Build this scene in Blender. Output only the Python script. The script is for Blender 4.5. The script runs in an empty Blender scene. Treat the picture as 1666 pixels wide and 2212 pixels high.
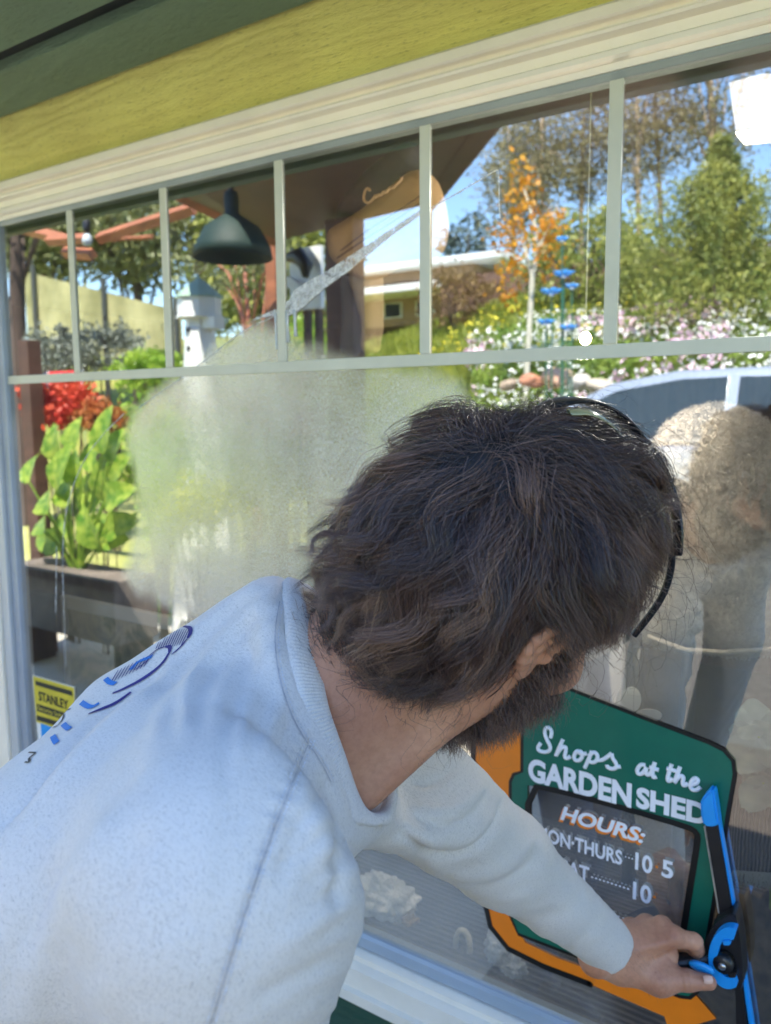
import bpy, bmesh, math, random
import numpy as np
from mathutils import Vector, Matrix
from mathutils.bvhtree import BVHTree
from mathutils.geometry import tessellate_polygon
C = bpy.context.scene.collection
rng = np.random.default_rng(7); random.seed(7)
R = math.radians
# ------------------------------------------------------------------ camera
YAW, PIT, ROL, FPX, CD, CH = R(34.27), R(-7.04), R(-0.373), 1746.0, 1.15, 1.65
def cam_axes():
    cy, sy, cp, sp = math.cos(YAW), math.sin(YAW), math.cos(PIT), math.sin(PIT)
    fwd = np.array([-sy*cp, cy*cp, sp]); right = np.array([cy, sy, 0.0]); up = np.cross(right, fwd)
    r2 = math.cos(ROL)*right+math.sin(ROL)*up; u2 = -math.sin(ROL)*right+math.cos(ROL)*up
    return r2, u2, -fwd
AX = np.array(cam_axes())                    # rows: right, up, back
EYE = np.array([0.0, -CD, CH])
cam = bpy.data.cameras.new('camera'); camo = bpy.data.objects.new('camera', cam); C.objects.link(camo)
M4 = Matrix.Identity(4)
for i in range(3):
    for j in range(3): M4[i][j] = AX[j][i]
    M4[i][3] = EYE[i]
camo.matrix_world = M4
cam.sensor_fit = 'HORIZONTAL'; cam.sensor_width = 36; cam.lens = 36*FPX/1666; cam.clip_start = 0.02; cam.clip_end = 800
cam.dof.use_dof = True; cam.dof.focus_distance = 0.74; cam.dof.aperture_fstop = 9.5
sc = bpy.context.scene; sc.camera = camo
sc.render.resolution_x = 771; sc.render.resolution_y = 1024
# ------------------------------------------------------------------ light
SUN_EL, SUN_AZ = R(60), R(24)                # azimuth measured from +Y towards +X (sun behind the shop)
w = bpy.data.worlds.new('World'); sc.world = w; w.use_nodes = True
nt = w.node_tree; sky = nt.nodes.new('ShaderNodeTexSky'); sky.sky_type = 'NISHITA'; sky.sun_disc = False
sky.sun_elevation = SUN_EL; sky.sun_rotation = SUN_AZ; sky.air_density = 1.0; sky.dust_density = 0.0; sky.ozone_density = 5.0
nt.links.new(sky.outputs[0], nt.nodes['Background'].inputs[0]); nt.nodes['Background'].inputs[1].default_value = 0.15
sl = bpy.data.lights.new('sun', 'SUN'); so = bpy.data.objects.new('sun', sl); C.objects.link(so)
sl.energy = 4.8; sl.angle = R(0.5); sl.color = (1, 0.94, 0.84)
sd = Vector((math.sin(SUN_AZ)*math.cos(SUN_EL), math.cos(SUN_AZ)*math.cos(SUN_EL), math.sin(SUN_EL)))
so.rotation_euler = sd.to_track_quat('Z', 'Y').to_euler()
sc.view_settings.view_transform = 'Standard'; sc.view_settings.look = 'None'; sc.view_settings.exposure = 2.2
sc.cycles.max_bounces = 8; sc.cycles.transparent_max_bounces = 12; sc.cycles.glossy_bounces = 4
# ------------------------------------------------------------------ coordinates
def ray(u, v):
    c = np.array([(u-833)/FPX, -(v-1106)/FPX, -1.0]); return c @ AX
def W(u, v, y):                               # world point on the plane y=const seen at photo point (u, v)
    r = ray(u, v); return Vector(EYE+r*(y+CD)/r[1])
def G(u, v, dy):                              # the real point whose mirror image in the pane is seen at (u, v)
    p = W(u, v, dy); return Vector((p.x, -p.y, p.z))
def K(u, v, z): return np.array([(u-833)/FPX*z, -(v-1106)/FPX*z, -z])     # camera-space point at depth z
def c2w(P): return np.asarray(P) @ AX+EYE
# ------------------------------------------------------------------ object helpers
def tag(o, label=None, cat=None, group=None, kind=None):
    if label: o['label'] = label
    if cat: o['category'] = cat
    if group: o['group'] = group
    if kind: o['kind'] = kind
    return o
def empty(name, loc=(0, 0, 0), label=None, cat=None, group=None, rz=0):
    o = bpy.data.objects.new(name, None); o.location = loc; o.rotation_euler = (0, 0, rz); C.objects.link(o)
    o.empty_display_size = .1
    return tag(o, label, cat, group)
def mesh(name, V, F, mat, parent=None, smooth=False, world=True):
    me = bpy.data.meshes.new(name)
    V = np.asarray(V, dtype=np.float32).reshape(-1, 3)
    if parent is not None and world:          # vertices are given in world space; store them in the parent's space
        Mi = np.array(pm(parent).inverted()); V = V @ Mi[:3, :3].T+Mi[:3, 3]
    if isinstance(F, np.ndarray):
        n = F.shape[1]; me.vertices.add(len(V)); me.vertices.foreach_set('co', V.astype(np.float32).ravel())
        me.loops.add(F.size); me.loops.foreach_set('vertex_index', F.astype(np.int32).ravel())
        me.polygons.add(len(F)); me.polygons.foreach_set('loop_start', np.arange(len(F), dtype=np.int32)*n)
        me.polygons.foreach_set('loop_total', np.full(len(F), n, dtype=np.int32)); me.update(calc_edges=True)
    else:
        me.from_pydata([tuple(map(float, v)) for v in V], [], F)
    me.validate()
    if mat: me.materials.append(mat)
    if smooth: me.polygons.foreach_set('use_smooth', np.ones(len(me.polygons), dtype=bool))
    o = bpy.data.objects.new(name, me); C.objects.link(o)
    if parent is not None: o.parent = parent
    return o
def pm(o):
    m = Matrix.LocRotScale(o.location, o.rotation_euler, o.scale)
    return pm(o.parent) @ m if o.parent else m
class MB:
    def __init__(s): s.V = []; s.F = []
    def add(s, V, F):
        n = len(s.V); s.V += [tuple(map(float, v)) for v in V]; s.F += [tuple(i+n for i in f) for f in F]; return s
    def box(s, a, b, rot=None, bev=0.0):
        x0, y0, z0 = [min(a[i], b[i]) for i in range(3)]; x1, y1, z1 = [max(a[i], b[i]) for i in range(3)]
        bm = bmesh.new(); bmesh.ops.create_cube(bm, size=1)
        for v in bm.verts: v.co = Vector(((x0+x1)/2+v.co.x*(x1-x0), (y0+y1)/2+v.co.y*(y1-y0), (z0+z1)/2+v.co.z*(z1-z0)))
        if bev: bmesh.ops.bevel(bm, geom=bm.edges[:], offset=bev, segments=2, affect='EDGES', profile=.5)
        if rot is not None:
            for v in bm.verts: v.co = rot @ v.co
        bm.verts.index_update(); s.add([v.co for v in bm.verts], [[v.index for v in f.verts] for f in bm.faces]); bm.free(); return s
    def tube(s, pts, rad, n=8, cap=True, flat=None):
        pts = [Vector(p) for p in pts]; m = len(pts)
        if not hasattr(rad, '__len__'): rad = [rad]*m
        V = []; F = []; up = None
        for i, p in enumerate(pts):
            t = (pts[min(i+1, m-1)]-pts[max(i-1, 0)]).normalized()
            if up is None: up = Vector((0, 0, 1)) if abs(t.z) < .9 else Vector((1, 0, 0))
            a = t.cross(up).normalized(); b = a.cross(t).normalized(); up = b
            for k in range(n):
                q = 2*math.pi*k/n; V.append(p+(a*math.cos(q)+b*math.sin(q))*rad[i])
        for i in range(m-1):
            for k in range(n): F.append((i*n+k, i*n+(k+1) % n, (i+1)*n+(k+1) % n, (i+1)*n+k))
        if cap: F.append(tuple(range(n))[::-1]); F.append(tuple((m-1)*n+k for k in range(n)))
        return s.add(V, F)
    def lathe(s, c, prof, n=24, ax=None):     # prof: (radius, height)
        V = []; F = []; c = Vector(c); m = len(prof)
        q = Vector((0, 0, 1)).rotation_difference(Vector(ax)) if ax is not None else None
        for r, h in prof:
            for k in range(n):
                t = 2*math.pi*k/n; p = Vector((r*math.cos(t), r*math.sin(t), h)); V.append(c+(q @ p if q else p))
        for i in range(m-1):
            for k in range(n): F.append((i*n+k, i*n+(k+1) % n, (i+1)*n+(k+1) % n, (i+1)*n+k))
        F.append(tuple(range(n))[::-1]); F.append(tuple((m-1)*n+k for k in range(n)))
        return s.add(V, F)
    def prism(s, poly, off):                  # poly: list of world points; off: extrusion vector
        n = len(poly); P = [Vector(p) for p in poly]; off = Vector(off)
        tr = tessellate_polygon([P]); V = P+[p+off for p in P]
        F = [tuple(t) for t in tr]+[tuple(i+n for i in t)[::-1] for t in tr]+[(i, (i+1) % n, (i+1) % n+n, i+n) for i in range(n)]
        return s.add(V, F)
    def quad(s, a, b, c, d): return s.add([a, b, c, d], [(0, 1, 2, 3)])
    def build(s, name, mat, parent=None, smooth=False):
        o = mesh(name, s.V, s.F, mat, parent, smooth)
        bm = bmesh.new(); bm.from_mesh(o.data); bmesh.ops.recalc_face_normals(bm, faces=bm.faces); bm.to_mesh(o.data); bm.free()
        return o
# ------------------------------------------------------------------ materials
class N:
    def __init__(s, name):
        s.m = bpy.data.materials.new(name); s.m.use_nodes = True; s.t = s.m.node_tree
        s.b = s.t.nodes['Principled BSDF']; s.o = s.t.nodes['Material Output']; s.tc = None
    def n(s, typ, **k):
        x = s.t.nodes.new(typ)
        for a, v in k.items():
            if a.startswith('i_'):
                key = a[2:]; x.inputs[int(key) if key.isdigit() else key].default_value = v
            else: setattr(x, a, v)
        return x
    def l(s, a, b): s.t.links.new(a, b)
    def co(s, scale=(1, 1, 1), out='Object', rot=(0, 0, 0)):
        tc = s.n('ShaderNodeTexCoord'); mp = s.n('ShaderNodeMapping'); mp.inputs['Scale'].default_value = scale; mp.inputs['Rotation'].default_value = rot
        s.l(tc.outputs[out], mp.inputs[0]); return mp.outputs[0]
    def noise(s, vec, scale=5, detail=4, rough=.55, dist=0):
        x = s.n('ShaderNodeTexNoise'); x.inputs['Scale'].default_value = scale; x.inputs['Detail'].default_value = detail
        x.inputs['Roughness'].default_value = rough; x.inputs['Distortion'].default_value = dist; s.l(vec, x.inputs['Vector']); return x.outputs[0]
    def ramp(s, fac, stops):
        x = s.n('ShaderNodeValToRGB'); e = x.color_ramp.elements
        while len(e) < len(stops): e.new(.5)
        for i, (p, c) in enumerate(stops): e[i].position = p; e[i].color = (*c, 1) if len(c) == 3 else c
        s.l(fac, x.inputs[0]); return x.outputs[0]
    def bump(s, h, st=.3, dist=.01):
        x = s.n('ShaderNodeBump'); x.inputs['Strength'].default_value = st; x.inputs['Distance'].default_value = dist
        s.l(h, x.inputs['Height']); s.l(x.outputs[0], s.b.inputs['Normal']); return x
def S(c, k=1.0): return tuple(((x/255)/12.92 if x/255 <= .04045 else ((x/255+.055)/1.055)**2.4)*k for x in c)
def mat(name, col, rough=.6, var=.12, scale=20, bump=0.0, bscale=60, metal=0.0, spec=.5, stretch=(1, 1, 1), **kw):
    q = N(name); v = q.co(stretch); f = q.noise(v, scale, 5)
    lo = tuple(max(0, c*(1-var)) for c in col); hi = tuple(min(1, c*(1+var)) for c in col)
    q.l(q.ramp(f, [(.3, lo), (.7, hi)]), q.b.inputs['Base Color'])
    q.b.inputs['Roughness'].default_value = rough; q.b.inputs['Metallic'].default_value = metal
    q.b.inputs['Specular IOR Level'].default_value = spec
    if bump: q.bump(q.noise(v, bscale, 4), bump)
    for k, x in kw.items(): q.b.inputs[k.replace('_', ' ')].default_value = x
    return q.m
def emit(name, col, st):
    q = N(name); q.b.inputs['Base Color'].default_value = (*col, 1); q.b.inputs['Emission Color'].default_value = (*col, 1)
    q.b.inputs['Emission Strength'].default_value = st; return q.m
def leafmat(name, a, b, trans=.35, rough=.5, scale=3):
    q = N(name); v = q.co(); f = q.noise(v, scale, 3); col = q.ramp(f, [(.35, a), (.65, b)])
    q.l(col, q.b.inputs['Base Color']); q.b.inputs['Roughness'].default_value = rough
    tr = q.n('ShaderNodeBsdfTranslucent'); q.l(col, tr.inputs[0]); mx = q.n('ShaderNodeMixShader'); mx.inputs[0].default_value = trans
    q.l(q.b.outputs[0], mx.inputs[1]); q.l(tr.outputs[0], mx.inputs[2]); q.l(mx.outputs[0], q.o.inputs[0]); return q.m
def painted_wood(name, col, rough=.55, strength=.6, dark=.55, zs=1.0):
    q = N(name); v = q.co((1.6, 7*zs, 7*zs))
    wv = q.n('ShaderNodeTexWave', wave_type='BANDS', bands_direction='Z'); wv.inputs['Scale'].default_value = 2.2
    wv.inputs['Distortion'].default_value = 14; wv.inputs['Detail'].default_value = 5; wv.inputs['Detail Scale'].default_value = .7; wv.inputs['Detail Roughness'].default_value = .6
    q.l(v, wv.inputs[0])
    fine = q.noise(q.co((45, 420, 420)), 1.0, 6, .70); big = q.noise(q.co((2, 4, 4)), 2, 3)
    mul = q.n('ShaderNodeMath', operation='MULTIPLY_ADD'); q.l(fine, mul.inputs[0]); mul.inputs[1].default_value = 3.6; q.l(wv.outputs[1], mul.inputs[2])
    q.bump(mul.outputs[0], strength, .004)
    crack = q.n('ShaderNodeMapRange'); q.l(fine, crack.inputs[0]); crack.inputs[1].default_value = .34; crack.inputs[2].default_value = .43; crack.inputs[3].default_value = dark; crack.inputs[4].default_value = 1
    base = q.ramp(big, [(.3, tuple(c*.86 for c in col)), (.7, tuple(min(1, c*1.1) for c in col))])
    mx = q.n('ShaderNodeMix', data_type='RGBA', blend_type='MULTIPLY'); mx.inputs[0].default_value = 1
    q.l(base, mx.inputs[6]); q.l(crack.outputs[0], mx.inputs[7]); q.l(mx.outputs[2], q.b.inputs['Base Color'])
    q.b.inputs['Roughness'].default_value = rough; return q.m
m_yellow = painted_wood('yellow paint', (.95, .83, .27), .5, .55, .45, .78)
m_green = painted_wood('green paint', (.24, .38, .27), .42, 1.0, .5, .8)
m_greenwall = painted_wood('dark green paint', (.012, .075, .055), .4, .3, .8)
m_trim = mat('cream trim paint', (.92, .82, .68), .38, .05, 8, .10, 90)
m_sill = mat('white sill paint', (.74, .72, .66), .3, .05, 14, .12, 70)
m_frame = mat('grey vinyl frame', (.34, .37, .42), .3, .08, 10)
m_muntin = mat('pale green grille', (.62, .60, .48), .25, .06, 12)
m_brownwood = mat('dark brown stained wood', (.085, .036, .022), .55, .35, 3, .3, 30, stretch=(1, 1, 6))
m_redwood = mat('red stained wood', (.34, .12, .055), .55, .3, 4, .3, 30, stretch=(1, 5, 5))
m_black = mat('black plastic', (.012, .012, .014), .35, .2, 30)
m_blue = mat('bright blue plastic', (.012, .30, .78), .3, .06, 20)
m_steel = mat('steel', (.5, .5, .5), .3, .1, 20, metal=1.0)
m_concrete = mat('concrete', (.46, .41, .34), .85, .2, 3, .3, 60)
m_white = mat('white paint', (.78, .78, .76), .45, .05, 6)

# ================================================================== SHOP SHELL
zp = lambda u, v, y=0.0: W(u, v, y).z
Z_GT, Z_GB = 1.65+.3945*CD, 1.65-.849*CD      # top and bottom of the glass
X_GL = -1.661*CD+.0; X_GR = 1.35
Z_TT = zp(833, 149, -.03)                      # top of the trim
XL, XR = -5.0, 4.6
shop = empty('shop_building', (0, .1, 0), 'shop building with chartreuse siding, green eaves and a wide window', 'shop')
ZS = zp(0, 250, -.02)                          # soffit height
MB().box((XL, .0, Z_TT-.03), (XR, .10, ZS+.02)).build('siding_board', m_yellow, shop)
MB().box((XL, -.002, 0), (XR, .10, Z_GB-.115)).build('lower_siding', m_greenwall, shop)
MB().box((XL, 0, Z_GB-.112), (X_GL-.18, .10, Z_TT-.034)).build('side_siding', m_yellow, shop)
MB().box((X_GR+.18, 0, Z_GB-.112), (XR, .10, Z_TT-.034)).build('side_siding', m_yellow, shop)
def soffit_y(v): r = ray(0, v); return -CD+(ZS-CH)/r[2]*r[1]
ya, yb = soffit_y(156), soffit_y(119)
MB().box((XL, ya, ZS), (XR, -.012, ZS+.03), bev=.003).build('soffit_board', m_green, shop)
MB().box((XL, yb-.005, ZS+.022), (XR, ya+.005, ZS+.05)).build('soffit_gap', m_black, shop)
MB().box((XL, -.60, ZS+.004), (XR, yb, ZS+.03), bev=.003).build('soffit_board', m_green, shop)
MB().box((XL, -.64, ZS-.03), (XR, -.604, ZS+.20)).build('fascia', m_green, shop)
rf = MB().prism([(XL-.2, -.75, ZS+.20), (XR+.2, -.75, ZS+.20), (XR+.2, 3.0, ZS+1.5), (XL-.2, 3.0, ZS+1.5)], (0, 0, .1))
rf.prism([(XL-.2, 3.0, ZS+1.5), (XR+.2, 3.0, ZS+1.5), (XR+.2, 6.6, ZS+.2), (XL-.2, 6.6, ZS+.2)], (0, 0, .1))
rf.build('roof', mat('brown shingles', (.12, .09, .07), .9, .3, 12, .4, 60), shop)
m_inwall = mat('interior plank wall', (.20, .12, .075), .7, .35, 3, .3, 20, stretch=(6, 6, 1))
MB().box((XL, 4.2, 0), (XR, 4.3, ZS+.1)).build('back_wall', m_inwall, shop)
MB().box((XL, .103, 0), (XL+.08, 4.2, ZS+.1)).build('end_wall', m_inwall, shop)
MB().box((XR-.08, .103, 0), (XR, 4.2, ZS+.1)).build('end_wall', m_inwall, shop)
MB().box((XL+.08, .103, ZS+.0), (XR-.08, 4.2, ZS+.1)).build('ceiling', mat('brown ceiling', (.10, .06, .045), .7, .3, 3), shop)
tag(MB().box((XL+.08, .103, 0), (XR-.08, 4.2, .02)).build('shop_floor', mat('shop floor', (.10, .07, .05), .6, .3, 3)), kind='structure')
# ------------------------------------------------------------------ window
win = empty('shop_window', (X_GL+.9, 0, Z_GB), 'wide shop window with cream trim and pale grille bars reflecting the garden', 'window')
def profile(prof, x0, x1, name, m):            # prof: (y, z) points, extruded along x
    V = [(x, y, z) for x in (x0, x1) for y, z in prof]; n = len(prof)
    F = [(i, (i+1) % n, (i+1) % n+n, i+n) for i in range(n)]
    b = MB(); b.add(V, F); tr = tessellate_polygon([[Vector((0, y, z)) for y, z in prof]])
    b.F += [tuple(t) for t in tr]+[tuple(i+n for i in t) for t in tr]
    return b.build(name, m, win)
H = Z_TT-Z_GT; zt = Z_TT
tp = [(.02, zt), (-.034, zt), (-.037, zt-.004), (-.037, zt-.20*H), (-.034, zt-.225*H), (-.026, zt-.25*H), (-.023, zt-.28*H), (-.023, zt-.31*H), (-.030, zt-.34*H),
      (-.032, zt-.38*H), (-.030, zt-.42*H), (-.018, zt-.47*H), (-.016, zt-.62*H), (-.020, zt-.645*H), (-.024, zt-.68*H), (-.024, zt-.76*H), (-.020, zt-.80*H), (-.012, zt-.82*H), (-.011, zt-.93*H), (.02, zt-.93*H)]
profile(tp, XL+2.6, X_GR+.12, 'head_trim', m_trim)
profile([(.02, zt-.935*H), (-.009, zt-.935*H), (-.009, zt-.965*H), (-.004, Z_GT-.004), (.02, Z_GT-.004)], X_GL-.01, X_GR+.02, 'top_frame', mat('grey green seal', (.30, .33, .31), .35, .1, 10))
# left jamb: white trim then a grey vinyl frame
MB().box((X_GL-.17, -.030, Z_GB-.11), (X_GL-.062, .02, Z_GT+.012), bev=.004).build('side_trim', m_trim, win)
MB().box((X_GL-.060, -.022, Z_GB-.02), (X_GL-.026, .02, Z_GT+.008), bev=.003).build('side_frame', mat('pale vinyl', (.52, .52, .52), .35, .05, 9), win)
MB().box((X_GL-.025, -.012, Z_GB-.02), (X_GL+.004, .02, Z_GT), bev=.003).build('side_frame', m_frame, win)
MB().box((X_GR-.004, -.02, Z_GB-.02), (X_GR+.06, .02, Z_GT), bev=.003).build('side_frame', m_frame, win)
# sill
ZB2 = zp(746, 2135, -.06)
profile([(.02, Z_GB), (-.006, Z_GB), (-.010, Z_GB-.006), (-.012, Z_GB-.024), (.02, Z_GB-.024)], X_GL-.02, X_GR+.02, 'bottom_frame', mat('vinyl with sky reflection', (.30, .37, .46), .18, .05, 9))  # blue of the reflected sky is painted into the frame colour
profile([(.02, Z_GB-.025), (-.016, Z_GB-.026), (-.030, Z_GB-.030), (-.031, Z_GB-.040), (-.046, Z_GB-.046), (-.048, Z_GB-.082), (-.056, Z_GB-.086), (-.056, Z_GB-.106), (-.050, Z_GB-.111), (.02, Z_GB-.111)], X_GL-.17, X_GR+.12, 'sill', m_sill)
# ------------------------------------------------------------------ glass
SWIPE = [(690, 780), (850, 790), (860, 900), (800, 1100), (700, 1200), (640, 1150), (690, 1000)]
SIGNWET = [(1140, 1720), (1540, 1780), (1500, 2130), (1100, 2000)]
SIDEWET = [(745, 1830), (1000, 1900), (1400, 2212), (1180, 2260), (745, 1990)]
SOAP = [(550, 694), (600, 716), (700, 765), (800, 790), (900, 800), (1010, 830), (1040, 1000), (1000, 1250), (840, 1400), (600, 1420), (420, 1340), (262, 1262), (286, 1190), (300, 1110), (288, 1000), (268, 930), (300, 870), (380, 820), (450, 760)]
def pane_material():
    q = N('window glass'); t = q.n('ShaderNodeBsdfTransparent'); t.inputs[0].default_value = (.88, .91, .89, 1)
    wet = q.n('ShaderNodeAttribute', attribute_name='wet')
    fr = q.n('ShaderNodeFresnel'); fr.inputs[0].default_value = 1.5
    a = q.n('ShaderNodeMath', operation='ADD', use_clamp=True); q.l(fr.outputs[0], a.inputs[0]); wf = q.n('ShaderNodeMath', operation='MULTIPLY_ADD'); q.l(wet.outputs['Fac'], wf.inputs[0]); wf.inputs[1].default_value = .26; wf.inputs[2].default_value = GF; q.l(wf.outputs[0], a.inputs[1])
    g = q.n('ShaderNodeBsdfGlossy'); g.inputs['Roughness'].default_value = 0; g.inputs[0].default_value = (.97, 1, .98, 1)
    g2 = q.n('ShaderNodeBsdfGlossy'); g2.inputs['Roughness'].default_value = .085; g2.inputs[0].default_value = (.97, 1, .98, 1)
    n1 = q.noise(q.co((520, 1, 150)), 1, 3, .7); n3 = q.noise(q.co((900, 1, 520)), 1, 2, .6); n2 = q.noise(q.co((9, 1, 7)), 1, 5, .65)
    m1 = q.n('ShaderNodeMath', operation='MULTIPLY'); q.l(n1, m1.inputs[0]); q.l(n3, m1.inputs[1])
    bp = q.n('ShaderNodeBump'); bp.inputs['Strength'].default_value = .22; bp.inputs['Distance'].default_value = .0016; q.l(m1.outputs[0], bp.inputs['Height']); q.l(bp.outputs[0], g2.inputs['Normal'])
    # how much of the patch is beaded: wetness times a blotchy field
    ms = q.n('ShaderNodeMath', operation='MULTIPLY_ADD'); q.l(n2, ms.inputs[0]); ms.inputs[1].default_value = 1.3; ms.inputs[2].default_value = .28
    mk = q.n('ShaderNodeMath', operation='MULTIPLY', use_clamp=True); q.l(ms.outputs[0], mk.inputs[0]); q.l(wet.outputs['Fac'], mk.inputs[1])
    mg = q.n('ShaderNodeMixShader'); q.l(mk.outputs[0], mg.inputs[0]); q.l(g.outputs[0], mg.inputs[1]); q.l(g2.outputs[0], mg.inputs[2])
    mx = q.n('ShaderNodeMixShader'); q.l(a.outputs[0], mx.inputs[0]); q.l(t.outputs[0], mx.inputs[1]); q.l(mg.outputs[0], mx.inputs[2])
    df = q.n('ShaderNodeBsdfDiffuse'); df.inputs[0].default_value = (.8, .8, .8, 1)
    mr = q.n('ShaderNodeMapRange'); q.l(m1.outputs[0], mr.inputs[0]); mr.inputs[1].default_value = .20; mr.inputs[2].default_value = .40; mr.inputs[3].default_value = .10; mr.inputs[4].default_value = .70
    md = q.n('ShaderNodeMath', operation='MULTIPLY'); q.l(mr.outputs[0], md.inputs[0]); q.l(mk.outputs[0], md.inputs[1])
    m2 = q.n('ShaderNodeMixShader'); haze_ = q.noise(q.co((3, 1, 2)), 2, 5, .7); dm = q.n('ShaderNodeMath', operation='MULTIPLY_ADD'); q.l(haze_, dm.inputs[0]); dm.inputs[1].default_value = .028; q.l(md.outputs[0], dm.inputs[2]); q.l(dm.outputs[0], m2.inputs[0]); q.l(mx.outputs[0], m2.inputs[1]); q.l(df.outputs[0], m2.inputs[2]); q.l(m2.outputs[0], q.o.inputs[0]); return q.m  # pale diffuse haze added over the whole pane to lift its dark tones
GF = .34
px_ = np.arange(X_GL-.01, X_GR+.012, .0075); pz_ = np.arange(Z_GB-.005, Z_GT+.010, .0075); PX, PZ = np.meshgrid(px_, pz_, indexing='ij')
Vp = np.stack([PX, np.zeros_like(PX), PZ], -1).reshape(-1, 3); ip = np.arange(PX.size).reshape(PX.shape); Fp = np.stack([ip[:-1, :-1], ip[1:, :-1], ip[1:, 1:], ip[:-1, 1:]], -1).reshape(-1, 4)
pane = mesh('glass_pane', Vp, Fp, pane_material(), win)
def poly_d(P, poly):
    n = len(poly); d = np.full(len(P), 1e9); s = np.ones(len(P))
    for i in range(n):
        a = np.array(poly[i]); b = np.array(poly[i-1]); e = b-a; w_ = P-a; t = np.clip((w_ @ e)/(e @ e), 0, 1); bb = w_-t[:, None]*e; d = np.minimum(d, (bb**2).sum(1))
        c = np.stack([P[:, 1] >= a[1], P[:, 1] < b[1], e[0]*w_[:, 1] > e[1]*w_[:, 0]]); s = np.where(c.all(0) | (~c).all(0), -s, s)
    return s*np.sqrt(d)
def smooth_poly(P, it=1):
    for _ in range(it):
        Q = []
        for i in range(len(P)): a, b = P[i], P[(i+1) % len(P)]; Q.append(a.lerp(b, .25)); Q.append(a.lerp(b, .75))
        P = Q
    return P
wet = np.zeros(len(Vp)); P2 = Vp[:, [0, 2]]
for px__, amt, fe in ((SOAP, .95, .034), (SWIPE, .55, .03), (SIGNWET, .38, .06), (SIDEWET, .45, .05)):
    d_ = poly_d(P2, [(p.x, p.z) for p in smooth_poly([W(u, v, 0) for u, v in px__])])+.006*np.sin(P2[:, 0]*70)*np.cos(P2[:, 1]*60); wet = np.maximum(wet, amt*np.clip(.5-d_/fe, 0, 1))
at_ = pane.data.attributes.new('wet', 'FLOAT', 'POINT'); at_.data.foreach_set('value', wet.astype(np.float32))
# grille bars between the panes
for ub in (145, 346.5, 595, 909.5, 1320.6, 1960):
    x = {145: -1.4245, 346.5: -1.1555, 595: -.887, 909.5: -.6185, 1320.6: -.351, 1960: -.083}[ub]*1.15
    MB().box((x, -.0036, .0945+1.65), (x+.0195, -.0008, Z_GT+.003), bev=.0006).build('grille_bar', m_muntin, win)
for x in (.213, .52, .83, 1.14):
    MB().box((x, -.0036, .0945+1.65), (x+.0195, -.0008, Z_GT+.003), bev=.0006).build('grille_bar', m_muntin, win)
MB().box((X_GL, -.0038, 1.65+.0745), (X_GR, -.0008, 1.65+.0940), bev=.0006).build('grille_bar', m_muntin, win)

# ================================================================== GARDEN (seen mirrored in the pane)
def gz(x, dy):                                 # ground height at distance dy in front of the shop
    xs = [0, 3.0, 3.9, 6.2, 7.5, 9, 14, 22, 40, 400]; ys = [0, 0, .55, .58, 1.9, 2.45, 3.8, 4.8, 5.5, 5.5]
    h = np.interp(dy, xs, ys); k = np.clip((-np.asarray(x)-.5*np.asarray(dy))/4, 0, 1)
    return h*(1-.35*k*np.exp(-((np.asarray(dy)-8)/9)**2))
gx = np.concatenate([np.linspace(-300, -40, 14), np.linspace(-36, 14, 101), np.linspace(20, 300, 14)])
gd = np.concatenate([np.linspace(-300, -1, 8), np.linspace(0, 24, 97), np.linspace(26, 60, 12), np.linspace(80, 500, 8)])
XX, DD = np.meshgrid(gx, gd, indexing='ij')
ZZ = gz(XX, DD)+.05*np.sin(XX*1.7+DD)*np.clip(DD-7, 0, 1)*np.cos(DD*1.3)
ni, nj = XX.shape
V = np.stack([XX, -DD, ZZ-.01], -1).reshape(-1, 3); idx = np.arange(ni*nj).reshape(ni, nj)
F = np.stack([idx[:-1, :-1], idx[:-1, 1:], idx[1:, 1:], idx[1:, :-1]], -1).reshape(-1, 4)
q = N('ground'); v = q.co(); n1 = q.noise(v, .35, 5, .6); n2 = q.noise(v, 30, 4, .7)
mxn = q.n('ShaderNodeMath', operation='MULTIPLY_ADD'); q.l(n2, mxn.inputs[0]); mxn.inputs[1].default_value = .35; q.l(n1, mxn.inputs[2])
gcol = q.ramp(mxn.outputs[0], [(.45, (.09, .14, .02)), (.62, (.20, .24, .035)), (.8, (.30, .27, .06))])
sx = q.n('ShaderNodeSeparateXYZ'); q.l(q.co(), sx.inputs[0])
mr = q.n('ShaderNodeMapRange'); q.l(sx.outputs[1], mr.inputs[0]); mr.inputs[1].default_value = -6.6; mr.inputs[2].default_value = -6.2
soil = q.ramp(q.noise(v, 3, 6, .6), [(.3, (.22, .26, .05)), (.7, (.46, .42, .15))]); shade_col = q.ramp(q.noise(v, 40, 4, .7), [(.3, (.045, .042, .04)), (.7, (.085, .08, .075))])  # second ramp: porch shade put into the ground colour on the right
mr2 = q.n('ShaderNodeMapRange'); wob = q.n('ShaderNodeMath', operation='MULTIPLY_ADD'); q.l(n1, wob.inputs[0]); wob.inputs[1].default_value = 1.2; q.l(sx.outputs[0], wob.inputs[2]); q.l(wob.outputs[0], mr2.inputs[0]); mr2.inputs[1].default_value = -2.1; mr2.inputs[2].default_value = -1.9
mxd = q.n('ShaderNodeMix', data_type='RGBA'); q.l(mr2.outputs[0], mxd.inputs[0]); q.l(soil, mxd.inputs[6]); q.l(shade_col, mxd.inputs[7]); near_ground = mxd.outputs[2]
mx = q.n('ShaderNodeMix', data_type='RGBA'); q.l(mr.outputs[0], mx.inputs[0]); q.l(gcol, mx.inputs[6]); q.l(near_ground, mx.inputs[7])
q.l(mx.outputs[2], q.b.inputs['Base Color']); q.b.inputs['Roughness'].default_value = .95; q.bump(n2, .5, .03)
tag(mesh('ground', V, F, q.m, smooth=True), kind='structure')
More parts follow.
